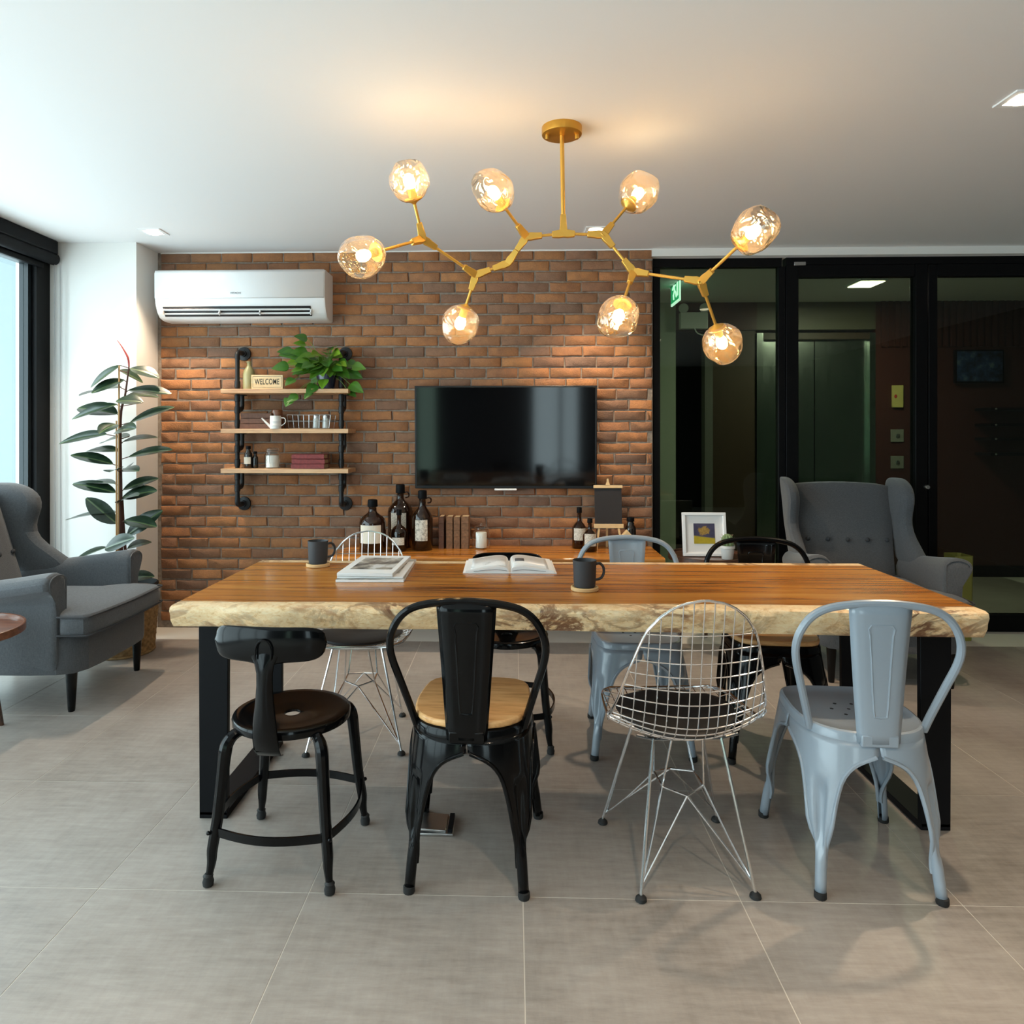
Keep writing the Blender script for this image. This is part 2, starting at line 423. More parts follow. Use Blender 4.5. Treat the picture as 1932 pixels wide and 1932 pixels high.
# rear wall with tall windows behind the viewer
def window(name, axis, fixed, spans, z0, z1, pane, mt):
    """window unit: black mullions and rails, one pane per span; axis 'x' or 'y' runs along the wall"""
    root = st(bx(name, *( (spans[0][0], spans[-1][1], fixed - .03, fixed + .03) if axis == 'x' else (fixed - .03, fixed + .03, spans[0][0], spans[-1][1])), z0, z0 + .07, mt))
    def pc(nm, a0, a1, zz0, zz1, th, m_):
        g = (a0, a1, fixed - th, fixed + th) if axis == 'x' else (fixed - th, fixed + th, a0, a1)
        return bx(nm, *g, zz0, zz1, m_, root)
    pc('top_rail', spans[0][0], spans[-1][1], z1 - .07, z1, .03, mt)
    edges = sorted({e for s_ in spans for e in s_})
    for e in edges: pc('mullion', e - .03, e + .03, z0 + .07, z1 - .07, .028, mt)
    for a, c in spans: pc('pane', a + .03, c - .03, z0 + .07, z1 - .07, .003, pane)
    return root
dark_rear = mat('charcoal_paint', (.035, .034, .033), .8)
for nm, a, c in (('wall_rear', RX0 - .2, -1.75), ('wall_rear_pier', -1.35, .32), ('wall_rear_end', 1.15, RX1)):
    st(bx(nm, a, c, RY0 - .2, RY0, -.004, RZ, dark_rear))
window('window_2', 'x', RY0 - .1, [(.32, .82), (.82, 1.15)], 0, RZ, M['pane'], M['black_frame'])
window('window_3', 'x', RY0 - .1, [(-1.75, -1.35)], 0, RZ, M['dark_pane'], M['black_frame'])
# left glazing
ys = [RY0, -1.7, -.2, 1.3, 2.8, 4.26]
window('window_1', 'y', -2.99, list(zip(ys[:-1], ys[1:])), 0, 2.40, M['pane'], mat('dark_slate_aluminium', (.012, .018, .022), .35, .2))
st(bx('trim_3', RX0 - .12, RX0 + .02, RY0, 4.387, 2.40, RZ, M['black_frame']))
st(bx('trim_4', -3.02, -2.93, 4.26, 4.387, -.004, 2.40, M['black_frame']))
# building front added beyond the glazing, to dim the bright sky behind it
fa = MB(); fa.box((-8.4, 11, 2.4), (10, .3, 5)); fo = fa.build('added_facade', mat('pale_blue_render', (.145, .175, .18), .9))
tag(fo, 'pale blue-grey building front seen through the left window', 'building')
# roller blind
bl = thing('roller_blind', (-2.895, 0, 2.42), 'black roller blind cassette above the left window, with bead chains', 'blind')
b = MB(); b.box((-2.90, .6, 2.452), (.10, 7.5, .085)); b.build('cassette', M['black_matte'], bl, world=True, bev=.008)
b = MB(); b.tube([(-2.885, -3.1, 2.385), (-2.885, 4.36, 2.385)], .038, 14); b.build('roller', M['black_matte'], bl, world=True)
b = MB(); b.box((-2.925, .6, 2.335), (.03, 7.4, .035)); b.build('bottom_bar', M['black_frame'], bl, world=True, bev=.005)
for dx in (0, .035):
    b = MB(); b.tube([(-2.875 + dx, 4.35, 2.36), (-2.875 + dx, 4.352, 1.4), (-2.872 + dx, 4.355, .3)], .0025, 5)
    b.build('bead_chain', mat('grey_chain', (.35, .35, .36), .5), bl, world=True)
# ------------------------------------------------------------------ glass front and lobby
GY = 4.74
def px_x(x, Y=GY): return at(x, 820, Y).x
def px_z(y, x=1500, Y=GY): return at(x, y, Y).z
fr = M['black_frame']
zt = 2.449
win4 = st(bx('window_4', px_x(1231), px_x(1472), GY - .03, GY + .03, 2.39, zt, fr))
def bar(parent, nm, x0, x1, z0, z1, d=.03, m_=fr, bev=.003): return bx(nm, x0, x1, GY - d, GY + d, z0, z1, m_, parent, bev)
x0, x1, x2, x3, x4 = px_x(1231), px_x(1244), px_x(1466), px_x(1503), px_x(1722)
x5 = px_x(1763); x6 = RX1
bar(win4, 'mullion', x0, x1, 0, 2.39); bar(win4, 'mullion', x2, x2 + .045, 0, 2.39)
bar(win4, 'bottom_rail', x1, x2, 0, .11); bar(win4, 'pane', x1, x2, .11, 2.39, .004, M['dark_pane'], 0)
door1 = st(bx('door_1', x2 + .047, x5, GY - .035, GY + .035, 2.40, zt, fr))
bar(door1, 'stile', x2 + .047, x3, 0, 2.40, .035); bar(door1, 'stile', x4, x4 + (x5 - x4) * .55, 0, 2.40, .035)
bar(door1, 'top_rail', x3, x4, 2.32, 2.40, .03); bar(door1, 'bottom_rail', x3, x4, 0, .11, .03)
bar(door1, 'pane', x3, x4, .11, 2.32, .004, M['dark_pane'], 0)
lk = MB(); lk.lathe([(.016, 0), (.016, .02), (.012, .026)], 12, (px_x(1741), GY - .035, px_z(918, 1741)), MX.Rotation(R(90), 3, 'X')); lk.build('lock', M['steel'], door1)
tagp = MB(); tagp.box((px_x(1505), GY - .037, px_z(500)), (.075, .006, .024)); tagp.build('maker_plate', M['steel'], door1, bev=.002)
win5 = st(bx('window_5', x5 + .002, x6, GY - .035, GY + .035, 2.40, zt, fr))
bar(win5, 'mullion', x4 + (x5 - x4) * .6, x5, 0, 2.395, .035)
bar(win5, 'top_rail', x5, x6, 2.32, 2.40); bar(win5, 'bottom_rail', x5, x6, 0, .11)
bar(win5, 'pane', x5, x6, .11, 2.32, .004, M['dark_pane'], 0)
# lobby shell
LX0 = x0
st(bx('wall_lobby_left', LX0 - .15, LX0, 4.86, HY, -.004, RZ, M['pale_wall']))
def hx(x): return at(x, 820, HY).x
def hz(y, x=1500): return at(x, y, HY).z
wl = st(bx('wall_lobby', hx(1275), hx(1428), HY, HY + .12, hz(622), RZ, M['maroon']))
bx('pale_panel', LX0, hx(1275), HY, HY + .12, -.004, RZ, M['pale_wall'], wl)
bx('jamb', hx(1330), hx(1345), HY, HY + .12, -.004, hz(622), mat('grey_jamb', (.16, .16, .145), .8), wl)
bx('lintel', hx(1428), hx(1652), HY, HY + .12, hz(622), RZ, mat('brown_green_lintel', (.11, .10, .065), .5), wl)
bx('side_panel', hx(1652), RX1, HY, HY + .12, -.004, RZ, M['maroon'], wl)
for k in range(26):                                                    # slatted upper part of the panelling
    xx = hx(1655) + .03 + k * .062
    if xx < RX1 - .03: bx('slat', xx, xx + .035, HY - .022, HY, hz(655), RZ, M['maroon'], wl)
bx('recess_back', hx(1275) - .05, hx(1330) + .3, HY + .9, HY + 1.0, -.004, RZ, mat('dim_store', (.022, .018, .02), .8), wl)
bx('leak_block', hx(1345), RX1, HY + .121, HY + .16, -.15, RZ + .1, M['black_matte'], wl)  # unseen sheet added to block sky light at the panel and lift gaps
bx('recess_side', hx(1275) - .12, hx(1275) - .06, HY + .12, HY + 1.0, -.15, RZ + .1, M['black_matte'], wl)  # enclosure added round the recess to keep sky light out
bx('recess_side', hx(1330) + .30, hx(1330) + .36, HY + .12, HY + 1.0, -.15, RZ + .1, M['black_matte'], wl)
bx('recess_top', hx(1275) - .12, hx(1330) + .36, HY + .12, HY + 1.0, RZ, RZ + .1, M['black_matte'], wl)
bx('recess_floor', hx(1275) - .12, hx(1330) + .36, HY + .10, HY + 1.0, -.15, -.004, M['black_matte'], wl)
st(bx('baseboard_lobby', hx(1652), RX1, HY - .026, HY - .002, -.004, .10, M['black_matte']))
d3 = st(bx('door_3', hx(1345), hx(1427), HY + .02, HY + .07, 0, hz(622), M['brown_door']))
d2 = st(bx('door_2', hx(1428), hx(1440), HY - .001, HY + .1, 0, hz(628), M['lift']))
bx('lift_jamb', hx(1641), hx(1652), HY - .001, HY + .1, 0, hz(628), M['lift'], d2)
bx('lift_head', hx(1440), hx(1641), HY - .001, HY + .1, hz(640), hz(628), M['brown_door'], d2)
bx('lift_leaf', hx(1440), hx(1540), HY + .05, HY + .08, 0, hz(640), M['lift'], d2)
bx('lift_leaf', hx(1542), hx(1641), HY + .05, HY + .08, 0, hz(640), M['lift'], d2)
# lobby things
cl = thing('ceiling_panel_light', at(1634, 531, 5.69), 'lit square ceiling panel in the lobby, seen through the glass door', 'ceiling light')
b = MB(); b.box((0, 0, .004), (.21, .26, .02)); b.build('frame', M['white'], cl)
b = MB(); b.box((0, 0, -.008), (.18, .23, .006)); b.build('diffuser', M['panel_lamp'], cl)
cl.location.z = RZ - .014
p = at(1275, 547, 5.75)
ex = thing('exit_sign', p, 'green and white running-man exit sign hanging in the lobby', 'sign')
b = MB(); b.box((0, 0, 0), (.012, .30, .22)); b.build('sign_plate', M['white_sign'], ex)
for sx in (-1, 1):
    b = MB(); b.box((sx * .0075, 0, 0), (.003, .27, .185)); b.build('green_panel', M['green_sign'], ex)
    b = MB(); k = sx * .0105
    b.sphere((k, .02, .062), .016, 8, 5, (.2, 1, 1))
    for a_, c_ in (((.015, .04), (-.01, -.01)), ((-.01, -.01), (.03, -.04)), ((.03, -.04), (.02, -.075)), ((-.01, -.01), (-.05, -.03)), ((-.05, -.03), (-.07, -.07)), ((.015, .035), (.06, .01)), ((.015, .035), (-.04, .03))):
        b.tube([(k, a_[0], a_[1]), (k, c_[0], c_[1])], .008, 5)
    b.box((k, -.10, 0), (.002, .045, .13)); b.build('running_man', M['white_sign'], ex)
b = MB(); b.box((0, 0, (RZ - p.z + .11) / 2), (.03, .30, RZ - p.z - .11)); b.build('mount', M['white'], ex)
p = at(1306, 607, HY)
em = thing('emergency_light', (p.x, HY - .04, p.z), 'white twin-head emergency light box on the lobby wall', 'lamp')
b = MB(); b.box((0, 0, 0), (.25, .075, .15)); b.build('battery_box', M['white'], em, bev=.008)
for s_ in (-1, 1):
    b = MB(); b.lathe([(.012, .06), (.03, .05), (.045, 0), (.045, -.012)], 14, (s_ * .095, -.02, .115), MX.Rotation(R(-70), 3, 'X')); b.build('lamp_head', M['white'], em)
b = MB(); b.tube(spline([(.0, -.04, -.07), (.03, -.045, -.12), (.12, -.03, -.14), (.25, 0, -.15)], 5), .006, 6); b.build('cable', M['white'], em)
# a folded bike rack in the dark recess is only hinted in the photo: white-framed stand
for (yy, nm) in ((822, 'upper'), (872, 'lower')):
    p = at(1692, yy, HY)
    cp = thing('call_panel', (p.x, HY - .006, p.z), ('upper' if nm == 'upper' else 'lower') + ' of the two grey lift call plates on the dark panelling', 'switch plate')
    b = MB(); b.box((0, 0, 0), (.115, .010, .115)); b.build('plate', mat('grey_plate', (.24, .24, .20), .5), cp, bev=.003)
    b = MB(); b.lathe([(.018, 0), (.018, .008), (.014, .01)], 12, (0, -.005, 0), MX.Rotation(R(90), 3, 'X')); b.build('button', M['steel'], cp)
p = at(1692, 748, HY)
yb = thing('yellow_notice', (p.x, HY - .012, p.z), 'yellow notice fixed to the lobby panelling above the call plates', 'notice')
b = MB(); b.box((0, 0, 0), (.095, .022, .20)); b.build('board', mat('pale_yellow', (.62, .52, .16), .6), yb, bev=.002)
b = MB(); b.sphere((-.022, -.012, .0), .014, 8, 5, (1, .15, 1.3)); b.build('red_mark', mat('red_print', (.5, .03, .02), .6), yb)
p = at(1842, 692, HY)
mo = thing('wall_picture', (p.x, HY - .032, p.z), 'dark blue picture on the maroon lobby wall', 'picture')
b = MB(); b.box((0, 0, 0), (.43, .03, .30)); b.build('frame', M['black_frame'], mo)
pm = mat('blue_print', rough=.4); n = NT(pm); n.base(n.ramp(n.noise(n.coords('Object'), 14, 4, .6), [(.35, (.004, .006, .012)), (.55, (.03, .06, .16)), (.7, (.14, .20, .24))]))
b = MB(); b.box((0, -.016, 0), (.40, .004, .27)); b.build('print', pm, mo)
for k, yy in enumerate((773, 802, 828, 856)):
    p = at(1905, yy, HY)
    sh = thing('lobby_shelf', (p.x, HY - .11, p.z), ['topmost', 'second from top', 'third from top', 'lowest'][k] + ' of four black shelves at the right of the lobby', 'shelf', 'black shelves in the lobby')
    b = MB(); b.box((0, 0, 0), (.62, .22, .025)); b.build('board', M['black_matte'], sh)
    b = MB(); b.sphere((-.27, -.115, 0), .009, 8, 5); b.build('peg', M['steel'], sh)
lamp('lobby_glow', 'AREA', (2.787, 5.69, RZ - .035), 16, (1, .90, .74), (0, 0, 0), shape='RECTANGLE', size=.2, size_y=.25)
# ------------------------------------------------------------------ recessed downlights
names = ['recessed downlight near the white column, left end of the back row', 'recessed downlight above the television, behind the pendant arms', 'recessed downlight at the right edge of the ceiling']
for k, (x, y) in enumerate(DOWNLIGHTS):
    lb = names[k] if k < 3 else ['recessed downlight over the front left, behind the viewpoint', 'recessed downlight over the front middle, behind the viewpoint', 'recessed downlight over the front right, behind the viewpoint'][k - 3]
    d = thing('downlight', (x, y, RZ), lb, 'ceiling light', 'recessed square downlights')
    b = MB()
    for a0, c0, a1, c1 in ((0, .055, .13, .02), (0, -.055, .13, .02), (.055, 0, .02, .09), (-.055, 0, .02, .09)):
        b.box((a0, c0, -.003), (a1, c1, .006))
    b.build('trim_ring', M['white'], d)
    b = MB(); b.lathe([(.042, -.002), (.040, -.010), (.030, -.014), (.0005, -.016)], 18); b.build('lens', M['lens'], d)
    l = lamp('downlight_beam', 'SPOT', (x, y, RZ - .03), DOWN_W, WARM, (0, 0, 0), spot_size=R(95), spot_blend=.7, shadow_soft_size=.03)
# ------------------------------------------------------------------ dining table
TCY = 2.6155
tab = thing('dining_table', (.1815, TCY, 0), 'long live-edge wooden slab table on black steel frame legs', 'table')
def slab(x0, x1, half, zt, zb0, zb1, seed, amp=.008, N=120):
    b = MB(); r = random.Random(seed); ph = [r.uniform(0, 6.28) for _ in range(8)]
    rows = []
    for k in range(N + 1):
        x = x0 + (x1 - x0) * k / N; t = k / N; zb = zb0 + (zb1 - zb0) * t
        w1 = amp * (math.sin(3.1 * x + ph[0]) + .6 * math.sin(7.7 * x + ph[1]) + .35 * math.sin(17 * x + ph[2]))
        w2 = amp * (math.sin(2.6 * x + ph[3]) + .6 * math.sin(6.9 * x + ph[4]) + .35 * math.sin(21 * x + ph[5]))
        c = lambda q: amp * .55 * math.sin(31 * x + q * 5 + ph[6]) * math.sin(11 * x + q * 2.3 + ph[7])
        h = zt - zb
        fr_ = [(-half + .012 + w1 * .4, 0), (-half + w1, .06), (-half - .004 + w1 + c(1), .22), (-half + w1 + c(2), .42), (-half + .008 + w1 + c(3), .62), (-half + .016 + w1 + c(4), .82), (-half + .022 + w1 * .7, .96), (-half + .034 + w1 * .5, 1)]
        bk = [(half - .034 + w2 * .5, 1), (half - .018 + w2, .9), (half - .006 + w2 + c(6), .6), (half + w2 + c(7), .3), (half - .003 + w2, .06), (half - .016 + w2 * .4, 0)]
        top = [(half - .07, 0), (half * .5, 0), (0, 0), (-half * .5, 0), (-half + .07, 0)]
        rows.append([(x, y, zt - h * q) for y, q in fr_ + bk + top])
    b.grid(rows, cu=True, caps=True)
    return b
slab(-1.265, 1.262, .411, .745, .672, .658, 3).build('tabletop', M['slab'], tab, ang=50)
for s_, lx in ((-1, -1.187), (1, 1.187)):
    b = MB(); wd = .094
    for yy in (-.265, .29):
        b.box((lx, yy, .336), (wd, .022, .65), t=(1.06, 1))
    b.box((lx, .0125, .0115), (wd, .577, .023)); b.box((lx, .0125, .657), (wd * 1.05, .577, .012))
    b.build('leg_frame', M['black_matte'], tab, bev=.002)
# ------------------------------------------------------------------ metal bistro chairs (bent hoop, splat, four pressed legs)
def outline(sx=1, n=240):
    pts = []
    for k in range(n):
        a = 2 * math.pi * k / n; c, s_ = math.cos(a), math.sin(a)
        p = 5.0 if s_ > 0 else 2.7
        hx_, hy_ = .177, (.187 if s_ > 0 else .20)
        r = (abs(c / hx_) ** p + abs(s_ / hy_) ** p) ** (-1 / p)
        x, y = r * c, r * s_
        x *= 1 - .06 * max(0, y) / .187
        pts.append(V((x * sx, y * sx, 0)))
    return pts
OUT = outline()
_cum = [0]
for k in range(len(OUT)): _cum.append(_cum[-1] + (OUT[(k + 1) % len(OUT)] - OUT[k]).length)
PER = _cum[-1]
def P(u):
    u %= PER
    lo, hi = 0, len(OUT)
    while hi - lo > 1:
        mid = (lo + hi) // 2
        if _cum[mid] <= u: lo = mid
        else: hi = mid
    f = (u - _cum[lo]) / (_cum[lo + 1] - _cum[lo]); return OUT[lo].lerp(OUT[(lo + 1) % len(OUT)], f)
def u_near(x, y): return _cum[min(range(len(OUT)), key=lambda k: (OUT[k] - V((x, y, 0))).length)]
def chair_leg(sx, sy):
    foot = V((sx * .205, .213, 0)) if sy > 0 else V((sx * .172, -.222, 0))
    cu = u_near(sx * .17, .165) if sy > 0 else u_near(sx * .135, -.15)
    corners = sorted([u_near(.17, .165), u_near(-.17, .165), u_near(.135, -.15), u_near(-.135, -.15)])
    i = corners.index(cu)
    nxt = (corners[(i + 1) % 4] - cu) % PER / 2; prv = (cu - corners[i - 1]) % PER / 2
    C0 = P(cu); d = 1e-3; tg = (P(cu + .02) - P(cu - .02)).normalized(); nm = V((tg.y, -tg.x, 0))
    fz = [(.394, 1), (.390, .95), (.384, .83), (.376, .70), (.364, .58), (.35, .495), (.335, .43), (.315, .375), (.28, .315), (.24, .27), (.20, .235), (.16, .20), (.12, .165), (.08, .135), (.0, .13)]
    zs = [.428, .41, .396, .391, .386, .380, .372, .362, .35, .335, .315, .29, .26, .23, .20, .17, .14, .115, .095, .075, .05, .012]
    ss = [-1 + 2 * k / 18 for k in range(19)]
    rows = []
    for z in zs:
        g = 1 - z / .43; C = C0 + (foot - C0) * (g ** .92)
        bl_ = min(1, max(0, (.20 - z) / .11)); bl_ = bl_ * bl_ * (3 - 2 * bl_)
        row = []
        for s_ in ss:
            full = nxt if s_ > 0 else prv
            hw = full * lerp(fz, z)
            rel = P(cu + s_ * hw) - C0
            ph = s_ * R(158)
            tb_ = (nm * (math.cos(ph) - 1) * .014 + tg * math.sin(ph) * .014)
            q = rel.lerp(tb_, bl_)
            fl = .017 * math.exp(-(s_ / .36) ** 4) * max(0, min(1, (.315 - z) / .03)) * max(0, min(1, (z - .11) / .05))
            row.append(C + q - nm * fl + V((0, 0, z)))
        rows.append(row)
    b = MB(); b.grid(rows)
    for col in (0, -1):                       # rolled bead along the arch edges
        b.tube([r_[col] for r_ in rows[3:-2]], .0050, 6)
    cap = MB(); cap.lathe([(.0155, .0), (.017, .004), (.0165, .018), (.012, .02)], 12, tuple(foot - nm * .014))
    return b, cap
def tolix(name, mt, label, wooden):
    t = thing(name, (0, 0, 0), label, 'chair')
    b = MB(); rows = []
    pan = [(.02, .447), (.35, .446), (.7, .446), (.86, .447), (.91, .452), (.95, .455), (.985, .452), (1.005, .444), (1.008, .415)]
    for k, z in pan: rows.append([(p.x * k, p.y * k, z) for p in OUT[::4]])
    b.grid(rows, cu=True); b.f.append(tuple(range(len(OUT[::4])))[::-1])
    b.build('seat', mt, t)
    if wooden:
        b = MB(); b.prism([(p.x * .985, p.y * .985) for p in OUT[::6]], .456, .476); b.build('wooden_seat', M['seat_oak'], t, bev=.006, seg=2)
    else:
        b = MB()
        for x, y in ((0, 0), (.05, 0), (-.05, 0), (.025, .043), (-.025, .043), (.025, -.043), (-.025, -.043)):
            b.lathe([(.0055, .4455), (.0055, .4472), (.001, .4473)], 8, (x, y, 0))
        b.build('drain_hole_discs', M['dark_vent'], t)['kind'] = 'stuff'  # black discs on the pan stand in for the shade inside holes
    for sx in (-1, 1):
        for sy in (-1, 1):
            lb, cb = chair_leg(sx, sy); l = lb.build('leg', mt, t, solid=.0025, ang=60); cb.build('foot_cap', M['rubber'], l)
    half = [(.158, -.12, .437), (.172, -.135, .49), (.198, -.162, .58), (.216, -.183, .645), (.221, -.193, .69), (.212, -.200, .732), (.186, -.206, .774), (.145, -.210, .801), (.08, -.213, .815), (0, -.214, .820)]
    pts = half + [(-x, y, z) for x, y, z in half[-2::-1]]
    b = MB(); b.tube(spline(pts, 5), .0112, 10); b.build('back_hoop', mt, t)
    b = MB(); rows = []
    N = 14
    for k in range(N + 1):
        q = k / N; z = .815 - q * .385; y = -.217 + .012 * q + .004 * math.sin(q * math.pi); hw = .085 - .028 * q
        row = []
        for j in range(9):
            s_ = -1 + j / 4; row.append((s_ * hw, y - .006 * (1 - s_ * s_) + (.007 if abs(s_) == 1 else 0), z))
        rows.append(row)
    b.grid(rows)
    b.build('splat', mt, t, solid=.003)
    e = []
    def sp(x, z):
        q = (.815 - z) / .385; hw = .085 - .028 * q; s_ = x / hw
        return V((x, -.217 + .012 * q + .004 * math.sin(q * math.pi) - .006 * (1 - s_ * s_), z))
    loop = [sp(x, z) for x, z in ((-.030, .73), (-.034, .75), (-.028, .759), (0, .760), (.028, .759), (.034, .75), (.030, .73), (.026, .66), (.022, .58), (.018, .52), (.016, .505), (0, .503), (-.016, .505), (-.018, .52), (-.022, .58), (-.026, .66))]
    b = MB(); b.tube(loop, .0036, 6, closed=True); b.build('pressed_bead', mt, t)
    b = MB(); b.box((0, -.2035, .437), (.10, .016, .034)); b.build('splat_bracket', mt, t, bev=.004)
    return t
tb_ = tolix('bistro_chair', M['black_gloss'], 'black metal chair with wooden seat, back to the viewer, near side of the table', True)
tb_.location = (-.122, 2.185, 0); tb_.rotation_euler = (0, 0, R(-3))
clone(tb_, (1.062, 2.985, 0), R(180 - 5), 'black metal chair with wooden seat facing the viewer across the table')
tg_ = tolix('bistro_chair', M['grey_paint'], 'blue-grey metal chair, back to the viewer, at the near right of the table', False)
tg_.location = (1.022, 2.195, 0); tg_.rotation_euler = (0, 0, R(-3))
clone(tg_, (.512, 3.015, 0), R(180), 'blue-grey metal chair facing the viewer across the table, before the easel')
for o in COL.objects:
    if o.name.startswith('bistro_chair'): o['group'] = 'metal bistro chairs around the table'
# ------------------------------------------------------------------ round-seated workshop chairs
def workshop(label):
    t = thing('workshop_chair', (0, 0, 0), label, 'chair', 'round-seated black metal chairs'); mt = M['black_gloss']
    b = MB(); b.lathe([(.024, .425), (.024, .432), (.03, .434), (.10, .437), (.145, .442), (.165, .4445), (.173, .441), (.176, .434), (.174, .418), (.168, .415), (.165, .425), (.10, .425), (.024, .425)], 44, caps=False); b.build('seat', mt, t)
    ft = .178
    for sx in (-1, 1):
        for sy in (-1, 1):
            pr = [(.105, .418), (.125, .412), (.138, .395), (.144, .37), (.150, .30), (.158, .20), (.165, .14), (.170, .10), (.171, .07), (.174, .045), (.178, .02)]
            rr = [.013, .016, .018, .019, .0175, .0165, .016, .0155, .0135, .011, .0095]
            b = MB(); b.tube(spline([(sx * a, sy * a, z) for a, z in pr], 3), [rr[min(10, k // 3)] + (rr[min(10, k // 3 + 1)] - rr[min(10, k // 3)]) * (k % 3) / 3 for k in range(31)], 10)
            l = b.build('leg', mt, t)
            b = MB(); b.lathe([(.008, 0), (.0145, .003), (.016, .014), (.013, .024), (.0145, .03), (.0095, .036)], 12, (sx * ft, sy * ft, 0)); b.build('foot', M['rubber'], l)
    a = .166
    cs = [(-a, -a), (a, -a), (a, a), (-a, a)]
    for k in range(4):
        p, q = V((*cs[k], .15)), V((*cs[(k + 1) % 4], .15)); n = V(((p + q).x, (p + q).y, 0)).normalized()
        pts = [p.lerp(q, j / 12) + n * (.036 * math.sin(math.pi * j / 12)) for j in range(13)]
        b = MB(); b.tube(pts, 0, up=(0, 0, 1), flat=(.006, .024)); s_ = b.build('stretcher', mt, t, ang=30)
        b = MB(); b.sphere(p + V((p.x, p.y, 0)).normalized() * .017, .006, 8, 5); b.build('rivet', mt, s_)
    b = MB(); rows = []
    for z, y, hw, k in ((.372, -.150, .034, .0), (.380, -.172, .036, .002), (.40, -.186, .037, .006), (.44, -.196, .0365, .011), (.49, -.199, .032, .014), (.54, -.199, .026, .014), (.585, -.199, .0225, .013), (.62, -.199, .023, .011), (.645, -.2, .028, .008), (.665, -.2, .038, .004), (.685, -.2, .030, .001), (.705, -.2, .018, 0)):
        rows.append([(s_ * hw, y - k * (1 - s_ * s_) - .004, z) for s_ in (-1, -.85, -.5, -.2, 0, .2, .5, .85, 1)])
    b.grid(rows); b.build('back_spine', mt, t, solid=.004)
    b = MB(); rows = []
    for k in range(33):
        s_ = -1 + k / 16; x = .162 * math.sin(s_ * 1.25) / math.sin(1.25); y = -.206 + .040 * s_ * s_
        hh = .050 * max(0, 1 - abs(s_) ** 5) ** .5
        top = .697 + hh; bot = .697 - hh + .010 * math.exp(-(s_ / .18) ** 2) * -1 + .004
        rows.append([(x, y + (.007 * (abs(q) ** 4)), (top + bot) / 2 + (top - bot) / 2 * q) for q in (-1, -.92, -.75, -.4, 0, .4, .75, .92, 1)])
    b.grid(rows); b.build('backrest', mt, t, solid=.005)
    b = MB(); b.tube(spline([(.022, -.2145, .66), (.022, -.2155, .69), (.014, -.216, .708), (0, -.2165, .714), (-.014, -.216, .708), (-.022, -.2155, .69), (-.022, -.2145, .66)], 4), .003, 6); b.build('pressed_bead', mt, t)
    return t
wc = workshop('round-seated black metal chair at the near left end of the table')
wc.location = (-.68, 2.156, 0); wc.rotation_euler = (0, 0, R(-4))
clone(wc, (-.03, 3.03, 0), R(180), 'round-seated black metal chair across the table, behind the open book')
# ------------------------------------------------------------------ chromed wire chairs
PROF = [(0, .225, .440), (.06, .215, .436), (.16, .16, .424), (.28, .08, .412), (.40, 0, .404), (.50, -.07, .402), (.56, -.12, .410), (.61, -.155, .430), (.66, -.178, .465), (.72, -.193, .53), (.80, -.208, .63), (.88, -.222, .73), (.94, -.232, .79), (.98, -.237, .825), (1.0, -.239, .838)]
WID = [(0, .09), (.02, .125), (.06, .165), (.12, .192), (.2, .206), (.3, .213), (.42, .218), (.5, .222), (.58, .229), (.63, .232), (.68, .222), (.74, .206), (.80, .188), (.86, .166), (.90, .148), (.94, .118), (.97, .085), (.99, .048), (1.0, .01)]
def shell(x, v):
    y, z = lerp([(a, b) for a, b, c in PROF], v), lerp([(a, c) for a, b, c in PROF], v)
    u2 = min(1.3, (x / .22) ** 2)
    rise = lerp([(0, .012), (.2, .040), (.5, .052), (.6, .044), (.68, .012), (1, 0)], v)
    fwd = lerp([(0, 0), (.45, 0), (.56, .045), (.66, .085), (.8, .06), (1, .02)], v)
    return V((x, y + fwd * u2, z + rise * u2))
